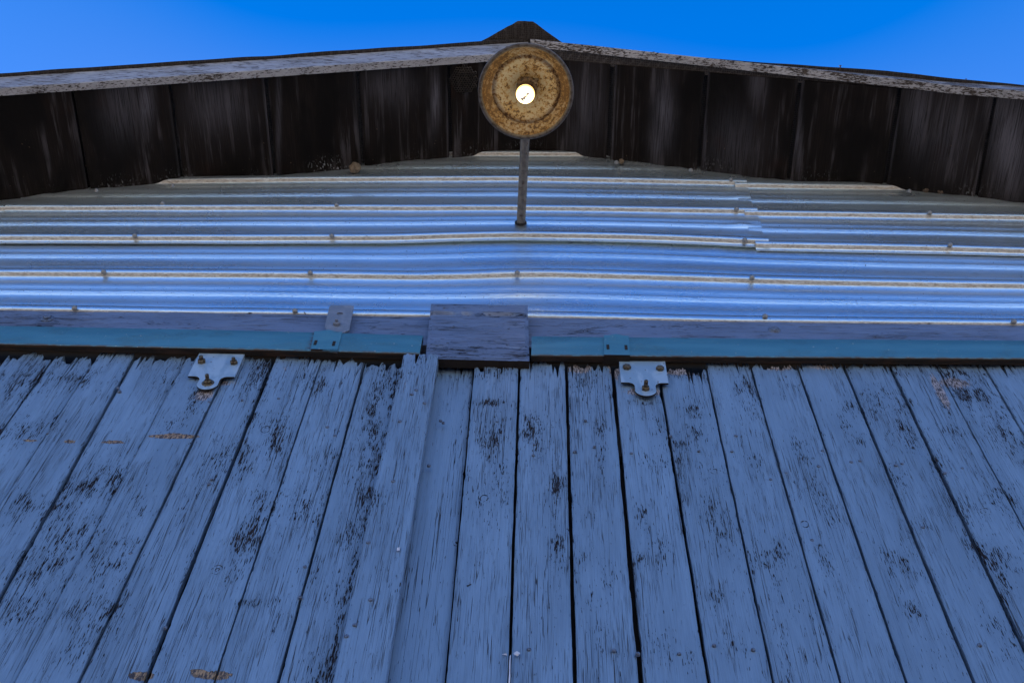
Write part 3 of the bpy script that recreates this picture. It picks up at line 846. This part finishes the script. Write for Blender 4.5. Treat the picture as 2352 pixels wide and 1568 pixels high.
# nails in the planks
def plank_of(p):
    best = None
    for L_, pl, mk in ((planksL, doorL, marks), (planksR, doorR, marksR)):
        for i, o in enumerate(L_):
            a, b = line(*mk[i][:2]), line(*mk[i+1][:2])
            t = (a[0].z-p.z)/(a[0].z-a[1].z); xa = lerp(a[0].x,a[1].x,t); xb = lerp(b[0].x,b[1].x,t)
            if xa <= p.x <= xb: best = o
    return best
nm = MB(); nm.lathe([(0,.0022),(.0035,.002),(.0048,.0008),(.005,-.004)], (0,0,0), (0,-1,0), 12)
nail_mesh = nm.build('nail', M['nail'], smooth=True); nail_data = nail_mesh.data; bpy.data.objects.remove(nail_mesh)
def add_nail(par, p, s=1.0):
    o = bpy.data.objects.new('nail', nail_data); C.objects.link(o); o.location = p; o.scale = (s,s,s)
    set_parent(o, par)
NB = [(956,895),(946,905),(975,925),(918,967),(851,1376),(815,1434),(796,1460),(846,1245),(903,1104),(1109,1500),(1131,1486)]
for px, py in NB[:9]: add_nail(bt, at(px,py,-.034), 1.15)
for px, py in ((1012,965),(1018,970),(985,1068),(1142,968),(1141,1021),(1225,1045),(1228,1020),(1320,1036),(1365,1025),(1450,1040),(1540,1000),(1605,1035),(1681,1036),(1690,1000),(1770,1100),(1805,1085),
    (1889,1035),(1880,1070),(1955,1060),(1975,1058),(2058,1068),(2072,1064),(2170,1085),(2210,1075),(1345,965),(905,1010),(271,890),(273,898),(443,914),(553,695+0),(620,835+0),(486,1100),(480,1110),(752,980),(770,1000),
    (640,915),(556,918),(480,922),(110,995),(275,898),(690,1370),(700,1300),(1215,1490),(1640,1480),(2120,1210),(1465,1500),(1410,1492),(1560,1500),(1865,1240),(1730,1490),(2250,1480),(300,1270),(380,1440)):
    p = at(px, py, -.0012); o = plank_of(p)
    if o and py > 850 and not (px < 1040 and px > 700 and abs(px - (1270-(345-0)*(py+795)/1610)) < 60): add_nail(o, p, random.uniform(.85,1.1))

def flake(px, py, pts, par):
    c = at(px, py, -.036 if par is bt else -.003); b = MB()
    f = [c+Vector((x, -.0015-cu, z)) for x, z, cu in pts]; k = [p+Vector((0,.0012,0)) for p in f]; n = len(f)
    b.add(f+k, [tuple(range(n)), tuple(reversed(range(n,2*n)))] + [(i,n+i,n+(i+1)%n,(i+1)%n) for i in range(n)])
    b.build('paint_flake', M['flake'], par, loc=c)
pk = planksR[1]
flake(1171,1530, [(-.001,.030,0),(.0012,.032,.002),(.0015,.005,.004),(.0020,-.03,.003),(.0012,-.07,.001),(-.0016,-.07,.001),(-.001,-.03,.004),(-.0018,.005,.003)], pk)
flake(1187,1503, [(-.007,.004,0),(0,.006,.004),(.007,.004,.001),(.006,-.002,.003),(.001,-.006,.001),(-.005,-.004,.003)], planksR[2])
flake(1160,1504, [(-.006,.002,0),(.003,.001,.003),(.004,-.002,.001),(-.004,-.001,.002)], pk)
flake(915,1262, [(-.004,.006,0),(.003,.006,.002),(.004,-.004,.001),(-.003,-.006,.001)], bt)

# ------------------------------------------------------------------ hanger plates bolted to the doors
def hanger(parent, topc, label, studs):
    PY = -.008; T = .006
    c = at(topc[0], topc[1], PY-T)
    w, h, lobe = .137, .139, .031
    pts = [(-w/2,0),(w/2,0),(w/2,-h)]
    # right fillet into the lobe
    fr = .020; cx = lobe+fr-.001
    for k in range(0,9):
        a = math.pi/2 + (math.pi/2)*k/8
        pts.append((cx+fr*math.cos(a), -h-fr+fr*math.sin(a)))
    ly = -h-.041
    for k in range(1,20):
        a = -math.pi*k/20
        pts.append((lobe*math.cos(a), ly+lobe*math.sin(a)))
    for k in range(8,-1,-1):
        a = math.pi/2 + (math.pi/2)*k/8
        pts.append((-(cx+fr*math.cos(a)), -h-fr+fr*math.sin(a)))
    pts.append((-w/2,-h))
    n = len(pts)
    V_ = [(c.x+x, c.y, c.z+z) for x,z in pts] + [(c.x+x, c.y+T, c.z+z) for x,z in pts]
    # shrunk front ring for a bevel
    F_ = [tuple(reversed(range(n))), tuple(range(n,2*n))] + [(i,(i+1)%n,n+(i+1)%n,n+i) for i in range(n)]
    o = new_obj('hanger_plate', V_, F_, None, parent, loc=c, mats=[M['plate'], M['rust']], mi=[0,1]+[1 if i != 0 and i != n-1 and i != 1 else 0 for i in range(n)])
    o['label'] = label
    md = o.modifiers.new('bevel','BEVEL'); md.width = .0008; md.segments = 2; md.limit_method = 'ANGLE'; md.angle_limit = math.radians(40)
    # flange running back and up to the trolley in the track
    mb = MB(); mb.box((c.x-w/2+.002, c.y+T, c.z-.004), (c.x+w/2-.002, c.y+T+.055, c.z)); mb.build('hanger_flange', M['plate'], o, loc=(c.x,c.y+T,c.z))
    mb = MB(); mb.box((c.x+w/2-.004, c.y+T+.004, c.z-.045), (c.x+w/2-.001, c.y+T+.05, c.z-.005)); mb.build('hanger_gusset', M['plate'], o, loc=(c.x,c.y+T,c.z))
    mb = MB(); mb.box((c.x-.008, c.y+T+.012, c.z+.0005), (c.x+.008, c.y+T+.024, c.z+.10)); mb.build('hanger_stem', M['rust'], o, loc=(c.x,c.y+T,c.z))
    for (x, z), (st_, r, wa, ph) in zip(((-w/2+.021,-.058),(w/2-.019,-.062),(0,ly+.004)), studs):
        p = Vector((c.x+x, c.y, c.z+z))
        hexbolt('nut', p, r, .010, o, washer=wa, stud=st_, ph=ph, sr=.50)
    return o
hanger(doorL, (510.5,810), 'hanger plate with two long studs and a washered lower nut', [(.012,.0125,None,.2),(.010,.0115,None,.4),(.019,.0115,.018,.1)])
hanger(doorR, (1474,823.4), 'hanger plate with short upper nuts and one long lower stud', [(.0008,.0125,None,.3),(.0006,.0120,None,.5),(.020,.0120,None,.0)])

# ------------------------------------------------------------------ roof overhang
WJ = SY - .01
jl = [(0,450),(205,434),(422,413),(633,397),(834,382),(1000,370),(1080,360),(1215,345)]
jr = [(1215,345),(1345,354),(1399,364),(1603,386),(1810,407),(2027,427),(2240,449),(2352,463)]
a0, a1 = at(0,451,WJ), at(1215,346,WJ)
b1 = at(2352,462,WJ)
sl_l = (a1.z-a0.z)/(a1.x-a0.x); sl_r = (b1.z-a1.z)/(b1.x-a1.x)
RX, RZ = a1.x, a1.z
def roof_z(x): return RZ + (sl_l if x < RX else sl_r)*(x-RX)
print('ROOF', RX, RZ, sl_l, sl_r)
# overhang depth at several joints, from the outer ends of the boards
for wx, wy, fx, fy in ((205,434,168,207),(633,397,614,181),(834,382,821,169),(1399,366,1411,149),(1603,387,1625,165),(1810,407,1842,183),(2240,449,2287,227)):
    w = at(wx,wy,WJ); q = at_z(fx,fy,w.z); print('OVER', round(w.x,3), round(w.z,3), round(roof_z(w.x),3), round(q.y,3), round(q.x,3))
EDGE = -.385
joints = [-3.1,-2.72,-2.34] + [at(x,y,WJ).x for x,y in ((-22,452),(205,434),(422,411),(633,397),(834,382),(1036,366))] + [RX] + \
         [at(x,y,WJ).x for x,y in ((1399,366),(1603,387),(1810,407),(2027,425),(2240,449),(2470,470))] + [2.55,2.95]
joints = sorted(joints)
gaps = random.Random(4)
soff = []
for i in range(len(joints)-1):
    x0, x1 = joints[i], joints[i+1]
    if x1-x0 < .02: continue
    ga = .004; gb = .006 + gaps.uniform(0,.008)
    if x0 > RX: ga, gb = gb, ga
    dz = gaps.uniform(-.004,.006)
    ycut = EDGE if x0 < RX else EDGE+.0
    nx, ny = 36, 16; V_ = []; F_ = []
    for j in range(ny+1):
        y = lerp(.16, ycut, j/ny)
        for k in range(nx+1):
            x = lerp(x0+ga, x1-gb, k/nx)
            z = roof_z(min(x, RX-.0001) if x0 < RX and x1 <= RX+.001 else x) + dz*(1 if j else 1) + nz(x*7, y*2, i*3.1)*.002 + ((.003 if k in (0,nx) else 0))
            V_.append((x, y, z))
    W = nx+1
    for j in range(ny):
        for k in range(nx): F_.append((j*W+k, (j+1)*W+k, (j+1)*W+k+1, j*W+k+1))
    b = len(V_)
    per = [k for k in range(W)] + [j*W+nx for j in range(1,ny+1)] + [ny*W+k for k in range(nx-1,-1,-1)] + [j*W for j in range(ny-1,0,-1)]
    for q in per: V_.append((V_[q][0], V_[q][1], V_[q][2]+.022))
    for k in range(len(per)): F_.append((per[k], b+k, b+(k+1)%len(per), per[(k+1)%len(per)]))
    F_.append(tuple(range(b, b+len(per))))
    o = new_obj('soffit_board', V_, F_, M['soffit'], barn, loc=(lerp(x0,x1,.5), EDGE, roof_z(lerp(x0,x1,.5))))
    gb_ = {0:0}
    def gr(v, S=((280,240,45,70,.5),(335,240,18,55,.8),(500,240,70,60,.45),(1525,260,22,75,.75),(1508,330,16,60,.6),(1000,230,9,55,1.0),(890,200,60,40,.4),(920,190,20,60,.4),(1350,240,40,90,.35),(1330,320,30,60,.3),(1740,190,20,60,.45),(1690,340,60,80,.35),(2110,260,30,90,.55),(2180,300,60,90,.35),(2320,330,40,110,.9),(2290,260,30,60,.5),(1835,300,6,130,.6),(640,280,5,120,.5),(1618,320,5,100,.5))):
        x, y = proj(v); s = 0
        for bx,by,rx,ry,a in S: s = max(s, a*math.exp(-((x-bx)/rx)**2-((y-by)/ry)**2))
        return s
    xe_ = x1-gb if x0 < RX else x0+ga
    es = gaps.uniform(.15,.75)
    set_attr(o, 'grey', lambda v: max(gr(v), es*(.5+nz(v.y*6, x0, 1)) if abs(v.x-xe_) < .004 else 0))
    set_attr(o, 'flecks', lambda v: max(0, 1-abs(WJ-v.y)/.05)*(1.0 if v.x < .1 else .35) * max(0, nz(v.x*5, v.y*3, 2)*2.2))
    soff.append(o)
# roof deck above
mb = MB()
for xa, xb in ((-3.3,RX),(RX,3.3)):
    z0, z1 = roof_z(xa)+.03, roof_z(xb)+.03
    if xa < 0 and xb == RX: z1 = RZ+.03
    ye = EDGE-.01 if xb == RX else EDGE+.0
    mb.hexa([(xa,ye,z0),(xb,ye,z1),(xb,7,z1),(xa,7,z0),(xa,ye,z0+.09),(xb,ye,z1+.09),(xb,7,z1+.09),(xa,7,z0+.09)])
mb.build('roof', M['roofing'], barn, loc=(0,0,RZ))
mb = MB(); mb.box((-3.2,.2,0),(-3.1,6.8,roof_z(-3.1))); mb.box((3.1,.2,0),(3.2,6.8,roof_z(3.1))); mb.box((-3.1,6.7,0),(3.1,6.8,roof_z(-3.1)))
mb.build('outer_wall', M['brown'], barn, loc=(0,6.7,0))

# --- fascia boards
def fascia(x0, x1, yin, th, hgt, zoff, tilt, n, seed, label):
    """yin/zoff/tilt are functions of x: inner lower edge y, height above the soffit, lean back of the board"""
    V_ = []; F_ = []
    for i in range(n+1):
        x = lerp(x0,x1,i/n); z = roof_z(x if (x-RX)*(x1+x0-2*RX) > 0 else RX) + zoff(x); y = yin(x); a = tilt(x)
        e1 = nz(x*9, seed, 1)*.0015; e2 = nz(x*7, seed, 4)*.0015; rag = max(0, nz(x*30, seed, 8)-.1)*.004
        oy, oz = -math.cos(a)*th, math.sin(a)*th      # inner edge -> outer edge of the underside
        uy, uz = math.sin(a)*hgt, math.cos(a)*hgt     # up the face
        uy = abs(uy)
        ps = [(0,0),(.5,0),(1,0)]
        pts = [(y,z+e1),(y+oy*.5,z+oz*.5+e1),(y+oy*.94,z+oz*.94+e1),(y+oy+e2,z+oz+.002),(y+oy+uy*.5+e2,z+oz+uz*.5),(y+oy+uy-rag*.5,z+oz+uz-rag),(y+uy,z+uz-rag*.3)]
        V_ += [(x,)+p for p in pts]
    K = 7
    for i in range(n):
        for k in range(K):
            F_.append((i*K+k, (i*K+(k+1)%K), (i+1)*K+(k+1)%K, (i+1)*K+k))
    F_.append(tuple(reversed(range(K)))); F_.append(tuple(range(n*K,n*K+K)))
    o = new_obj('fascia_board', V_, F_, M['fascia'], barn, loc=(lerp(x0,x1,.5), yin(x0), roof_z(lerp(x0,x1,.5))))
    o['label'] = label
    return o
xe = at_z(1212,125,RZ).x
fl = fascia(-3.2, xe, lambda x: EDGE+.001, .030, .150, lambda x: -.012, lambda x: 0.0, 120, 1, 'blue white peeling fascia board left of the lamp')
xs_ = at_z(1218,105,RZ).x
def yr(x): return EDGE - .045*max(0,1-(x-xs_)/1.6)**.85 + .001
def tr_(x): return math.radians(lerp(21, 9, max(0,min(1,(x-xs_)/1.9))))
def zr(x): return -.004 + .012*max(0,1-(x-xs_)/.85)
fr_ = fascia(xs_, 3.2, yr, .031, .135, zr, tr_, 120, 5, 'grey peeling fascia board right of the lamp, tipped back')
def fwear(p):
    x, y = proj(p); w = .15 + .45*max(0,min(1,(1480-x)/150))*(x > 1216)
    for bx,rx,a in ((1340,70,1.),(1300,60,.6),(1560,30,.4),(1640,60,.5),(1760,40,.6),(1850,60,.9),(1960,60,1.1),(2100,60,.9),(2230,60,.8),(2340,40,.8),(450,60,.5),(720,80,.3),(110,40,.3)):
        w = max(w, a*math.exp(-((x-bx)/rx)**2))
    return w*.8
for o in (fl, fr_): set_attr(o, 'wear', fwear)
# roofing felt edge lying over the fascias, and the ridge cap poking out
def felt(x0, x1, yo, dz, th, n, seed, name='roofing_edge'):
    V_ = []; F_ = []
    for i in range(n+1):
        x = lerp(x0,x1,i/n); z = roof_z(x) + dz(x) + nz(x*12,seed,2)*.002
        y = yo(x) + nz(x*5,seed,7)*.004
        V_ += [(x,y,z),(x,y,z+th),(x,y+.35,z+th+.006),(x,y+.35,z)]
    for i in range(n):
        for k in range(4): F_.append((i*4+k,i*4+(k+1)%4,(i+1)*4+(k+1)%4,(i+1)*4+k))
    F_ += [(3,2,1,0),(n*4,n*4+1,n*4+2,n*4+3)]
    return new_obj(name, V_, F_, M['roofing'], barn, loc=(lerp(x0,x1,.5), yo(x0), roof_z(lerp(x0,x1,.5))))
felt(-3.3, RX-.01, lambda x: EDGE-.043, lambda x: .1405, .004, 120, 3)
felt(xs_+.02, 3.3, lambda x: yr(x)-.031*math.cos(tr_(x))+.135*math.sin(tr_(x)) - .004 - .016*max(0,1-abs(x-1.35)/.6), lambda x: zr(x)+.135*math.cos(tr_(x))+.004, .004, 120, 9)
def ridge_cap():
    z0 = RZ + .150
    base_l, base_r = at_z(1078,107,z0-.03), at_z(1310,104,z0-.03)
    tip_l, tip_r = at_z(1188,48,z0), at_z(1224,50,z0)
    ym = EDGE-.03
    bl_ = Vector((base_l.x, base_l.y, z0-.035)); br_ = Vector((base_r.x, base_r.y, z0-.035))
    ridge_x = (tip_l.x+tip_r.x)/2
    V_ = []; F_ = []; n = 14; m = 10
    yb = max(base_l.y, base_r.y)
    for j in range(m+1):
        t = j/m
        xl_ = lerp(bl_.x, tip_l.x, t); xr_ = lerp(br_.x, tip_r.x, t); y = lerp(yb, (tip_l.y+tip_r.y)/2, t)
        for i in range(n+1):
            x = lerp(xl_, xr_, i/n)
            z = z0 - abs(x-ridge_x)*.22 + .004*math.exp(-((x-ridge_x)/.03)**2) + nz(x*20,y*20,1)*.002
            V_.append((x, y + nz(x*30, t*3, 5)*.003, z))
    for i in range(n+1):                      # runs back under the roofing
        p = V_[i]; V_.append((p[0], p[1]+.3, p[2]+.004))
    W = n+1
    for j in range(m):
        for i in range(n): F_.append((j*W+i,(j+1)*W+i,(j+1)*W+i+1,j*W+i+1))
    b = (m+1)*W
    for i in range(n): F_.append((b+i, i, i+1, b+i+1))
    o = new_obj('ridge_cap', V_, F_, M['roofing'], barn, loc=(RX, yb, z0))
    md = o.modifiers.new('thick','SOLIDIFY'); md.thickness = .004
    o['label'] = 'dark textured ridge cap poking past the roof peak'
ridge_cap()
# dark filler strip behind the bowed right fascia
V_ = []; F_ = []; n = 30
for i in range(n+1):
    x = lerp(xs_, xs_+1.4, i/n); z = roof_z(x)
    V_ += [(x,EDGE+.012,z+.006),(x,yr(x)-.004,z+.016),(x,yr(x)-.004,z+.03),(x,EDGE+.012,z+.03)]
for i in range(n):
    for k in range(4): F_.append((i*4+k,i*4+(k+1)%4,(i+1)*4+(k+1)%4,(i+1)*4+k))
F_ += [(3,2,1,0),(n*4,n*4+1,n*4+2,n*4+3)]
new_obj('eave_strip', V_, F_, M['roofing'], barn, loc=(xs_, EDGE, RZ))
# nails and wire ends standing out of the right fascia
for px, py, s, h in ((1501,127,1.0,.020),(1929,162,1.2,.026),(2114,180,.9,.012),(2218,188,.6,.018)):
    z0 = roof_z(at_z(px,py,RZ).x)+.13
    p = at_z(px, py+5, z0); b = MB()
    d = Vector((.02,-.9,.35)).normalized()
    b.tube([p - d*.02, p + d*h], .0019*s, 8)
    b.lathe([(0,h+.0025),(.0045*s,h+.002),(.005*s,h),(.001,h-.001)], p, d, 10)
    b.build('nail', M['nail_rust'], fr_, loc=p)

# ------------------------------------------------------------------ barn lamp
hr_ = CAM.z + 4.02
cen = at_z(1207.5, 212, hr_)
lamp = empty('barn_lamp', at(1196,526,SY))
tag(lamp, 'rusty round barn lamp with a lit bulb on a pipe arm below the roof peak', 'lamp')
axis = Vector((.02, .13, 1)).normalized()          # points up out of the back of the shade, leaning to the wall
Rr_ = .1575
def lam(r, h): return (r*Rr_, h)
prof_in = [(.935,.006),(.92,.012),(.895,.020),(.84,.033),(.775,.044),(.745,.0505),(.725,.052),(.70,.0475),(.62,.052),(.50,.066),(.38,.078),(.28,.090),(.18,.098),(.0,.100)]
b = MB(); b.lathe([(r*Rr_,h) for r,h in prof_in], cen, axis, 72)
si = b.build('reflector', M['enamel'], lamp, loc=cen, smooth=True)
u_ = Vector((1,0,0))
def rustv(p):
    d = p-cen; r = math.hypot(d.x, d.y)/Rr_; a = math.degrees(math.atan2(-d.y, d.x))   # image: up is -y
    w = 0
    if r > .70:
        for c_, wd, am in ((10,38,1.0),(-25,25,.6),(180,40,1.0),(150,30,.8),(215,25,.7),(95,30,.35),(60,20,.5),(270,60,.25)):
            dd = (a-c_+540)%360-180
            w = max(w, am*math.exp(-(dd/wd)**2))
        w *= min(1,(r-.70)/.05)
    w = max(w, .55*math.exp(-((d.x-.03)/.03)**2-((d.y+.07)/.035)**2))
    return w
set_attr(si, 'rust', rustv)
b = MB(); b.lathe([(.93*Rr_,.008),(.938*Rr_,.002),(.955*Rr_,-.0005),(.99*Rr_,-.0015),(1.018*Rr_,.002),(1.022*Rr_,.007),(1.0*Rr_,.0105),(.965*Rr_,.018),(.90*Rr_,.034),(.80*Rr_,.056),(.6*Rr_,.075),(.35*Rr_,.098),(.24*Rr_,.115),(.2*Rr_,.15),(.0,.152)], cen, axis, 72)
b.build('shade', M['shade_out'], lamp, loc=cen, smooth=True)
sc = cen + axis*.094
b = MB(); b.lathe([(.0,-.070),(.016,-.070),(.0185,-.066),(.0195,-.010),(.024,-.006),(.026,.006)], sc, axis, 28)
b.lathe([(.0,-.006),(.034,-.004),(.036,.0),(.03,.006)], sc, axis, 28)
b.build('socket', M['socket'], lamp, loc=sc, smooth=True)
b = MB(); p = sc + Vector((.026,-.018,-.012)); b.tube([p, p+Vector((.006,-.004,-.012)), p+Vector((-.004,-.008,-.004)), p+Vector((.012,-.012,.004))], .0035, 8); b.build('socket_wire', M['mud'], lamp, loc=p)
bc = sc - axis*.128
b = MB(); br = .0315
pr = [(0,-br)] + [(br*math.sin(a), -br*math.cos(a)) for a in [math.pi*k/20 for k in range(1,12)]] + [(.0285,.018),(.0262,.030),(.0225,.043),(.018,.056),(.0155,.066)]
b.lathe(pr, bc, axis, 36); b.build('bulb', M['bulb'], lamp, loc=bc, smooth=True)
# pipe arm: out of the wall, up over the shade
pw = at(1196,526,SY+.02); n0 = cen + axis*.148
pts = [Vector((pw.x,.09,pw.z)), pw, Vector((lerp(pw.x,n0.x,.35), lerp(pw.y,n0.y,.35), pw.z+.004)), Vector((lerp(pw.x,n0.x,.78), lerp(pw.y,n0.y,.74), pw.z+.010))]
e0 = pts[-1]
topp = Vector((n0.x, n0.y, max(n0.z+.02, e0.z)+.035))
for k in range(1,9):
    t = k/8; q = Vector((n0.x, n0.y, e0.z+.035))
    pts.append(e0.lerp(q,t).lerp(q.lerp(n0,t),t))
b = MB(); b.tube(pts, .0165, 20); o = b.build('arm', M['pipe'], lamp, loc=pw, smooth=True)
b = MB(); b.lathe([(.0165,.004),(.022,.003),(.023,-.002)], Vector((pw.x,SY-.006,pw.z)), (0,-1,0), 24); b.build('collar', M['rust'], lamp, loc=pw)
print('LAMP', cen, pw, n0, e0)

# ------------------------------------------------------------------ nests and cocoons
nc = at_z(1066,178,roof_z(-.2)-.02)
wn_ = empty('wasp_nest', (nc.x, nc.y, nc.z+.02)); wn_.location.z = roof_z(nc.x)
tag(wn_, 'grey open paper wasp nest hanging under the boards just left of the lamp', 'wasp nest')
b = MB(); hs = .0062
for q in range(-8,9):
    for r in range(-8,9):
        x = hs*1.732*(q+r/2); y = hs*1.5*r
        d = math.hypot(x, y)
        if d > .056+nz(q,r,1)*.006: continue
        hz = -.026*math.cos(d/.062*1.2) + nz(q*.7,r*.7,3)*.004
        o_ = Vector((nc.x+x, nc.y+y, roof_z(nc.x)+hz-.002))
        vs = []; fs = []
        for ring, (rr, dz) in enumerate(((hs*.99,0.016),(hs*.99,0),(hs*.80,0),(hs*.74,0.014))):
            for k in range(6):
                a = math.pi/3*k+math.pi/6; vs.append(o_+Vector((math.cos(a)*rr, math.sin(a)*rr, dz)))
        for ring in range(3):
            for k in range(6): fs.append((ring*6+k, ring*6+(k+1)%6, ring*6+6+(k+1)%6, ring*6+6+k))
        fs.append((18,19,20,21,22,23)); b.add(vs, fs)
b.build('comb', M['nest'], wn_, loc=nc)
b = MB(); b.tube([Vector((nc.x,nc.y,roof_z(nc.x)+.004)), Vector((nc.x,nc.y,roof_z(nc.x)-.014))], .01, 10); b.build('stalk', M['nest'], wn_, loc=nc)

def lump(name, c, rx, ry, rz, mat, seed, label, cat, spikes=0, group=None):
    bm = bmesh.new(); bmesh.ops.create_icosphere(bm, subdivisions=4, radius=1.0)
    for v in bm.verts:
        k = 1 + nz(v.co.x*1.7+seed, v.co.y*1.7, v.co.z*1.7)*.35 + nz(v.co.x*6+seed, v.co.y*6, v.co.z*6)*.15
        v.co = Vector((v.co.x*rx*k, v.co.y*ry*k, v.co.z*rz*k))
    me = bpy.data.meshes.new(name); bm.to_mesh(me); bm.free(); me.materials.append(mat)
    if spikes:
        rs = random.Random(seed); mb_ = MB()
        for _ in range(spikes):
            d = Vector((rs.gauss(0,1),rs.gauss(0,1),rs.gauss(0,1))).normalized(); s0 = Vector((d.x*rx,d.y*ry,d.z*rz))
            e = s0*rs.uniform(1.15,1.7); sd_ = d.cross(Vector((rs.random(),rs.random(),rs.random()))).normalized()*.0004
            mb_.add([s0*.7-sd_, s0*.7+sd_, e+sd_*.5+Vector((rs.uniform(-.003,.003),0,0))], [(0,1,2)])
        bm = bmesh.new(); bm.from_mesh(me)
        vs = [bm.verts.new(v) for v in mb_.v]
        for f in mb_.f: bm.faces.new([vs[i] for i in f])
        bm.to_mesh(me); bm.free()
    me.polygons.foreach_set('use_smooth',[True]*len(me.polygons))
    o = bpy.data.objects.new(name, me); C.objects.link(o); o.location = c
    tag(o, label, cat, group); return o
lump('mud_nest', at(815,386,SY-.022), .026,.020,.032, M['mud'], 3, 'tan mud nest stuck under the dark boards left of the lamp', 'mud nest')
lump('mud_nest', at(1427,371,SY-.02), .011,.010,.012, M['mud'], 8, 'small tan mud blob at the siding top right of the lamp pole', 'mud nest')
lump('cocoon', at(1772,386,SY-.02), .022,.018,.035, M['fluff'], 12, 'brown fuzzy cocoon on the boards above the lapped siding seam', 'cocoon', 260)
lump('cocoon', at(2128,436,SY-.012), .018,.012,.014, M['fluff'], 15, 'pale fuzzy cocoon clump low at the far right board joint', 'cocoon', 200)
lump('cocoon', at(2160,441,SY-.010), .012,.010,.009, M['fluff'], 19, 'smaller grey cocoon just right of the pale cocoon clump', 'cocoon', 160)
lump('cocoon', at(1985,428,SY-.010), .009,.008,.008, M['fluff'], 22, 'tiny brown cocoon against the siding top left of the pale clump', 'cocoon', 120)

# dry bits lying on the ribs and hanging in webs
rs = random.Random(11); b = MB()
def rib_z(rows, k, x): return smooth_at(rows[k], x)
for _ in range(110):
    x = rs.uniform(-1.7,1.7); k = rs.choice((1,2,3,3,4,4,5,6))
    if k <= 4: rows, kk, yy = (rowsL if x < xseam else rowsR), k, SY-.0075
    else: rows, kk, yy = rowsB, k-4, SY
    if kk >= len(rows): continue
    z = rib_z(rows, kk, x) + rs.uniform(.0,.014)
    p = Vector((x, yy-.013-rs.uniform(0,.002), z)); L = rs.uniform(.0015,.0045)*(2.2 if rs.random()<.12 else 1)
    d = Vector((rs.gauss(0,1), rs.gauss(0,.3), rs.gauss(0,.5))).normalized()*L; w = Vector((0,rs.uniform(.3,1),rs.uniform(.3,1))).normalized()*L*.35; t_ = d.cross(w).normalized()*L*.25
    b.add([p-d, p+w, p+d, p-w, p+t_, p-t_], [(0,1,4),(1,2,4),(2,3,4),(3,0,4),(1,0,5),(2,1,5),(3,2,5),(0,3,5)])
for _ in range(90):
    px = rs.uniform(20,2330); x = at(px, 400, 0).x; y = rs.uniform(-.33,.0)**1; y = -abs(y)*rs.random()
    if abs(px-1205) < 110: continue
    p = Vector((x, y, roof_z(x)-.003)); L = rs.uniform(.001,.0035)
    d = Vector((rs.gauss(0,1), rs.gauss(0,1), -.1)).normalized()*L; w = Vector((rs.gauss(0,1),rs.gauss(0,1),0)).normalized()*L*.5; t_ = Vector((0,0,-L*.5))
    b.add([p-d, p+w, p+d, p-w, p+t_], [(0,1,4),(1,2,4),(2,3,4),(3,0,4)])
o = b.build('debris', M['debris'])
tag(o, 'dry bits of leaf and insect husk caught on the siding ribs and boards', kind='stuff')
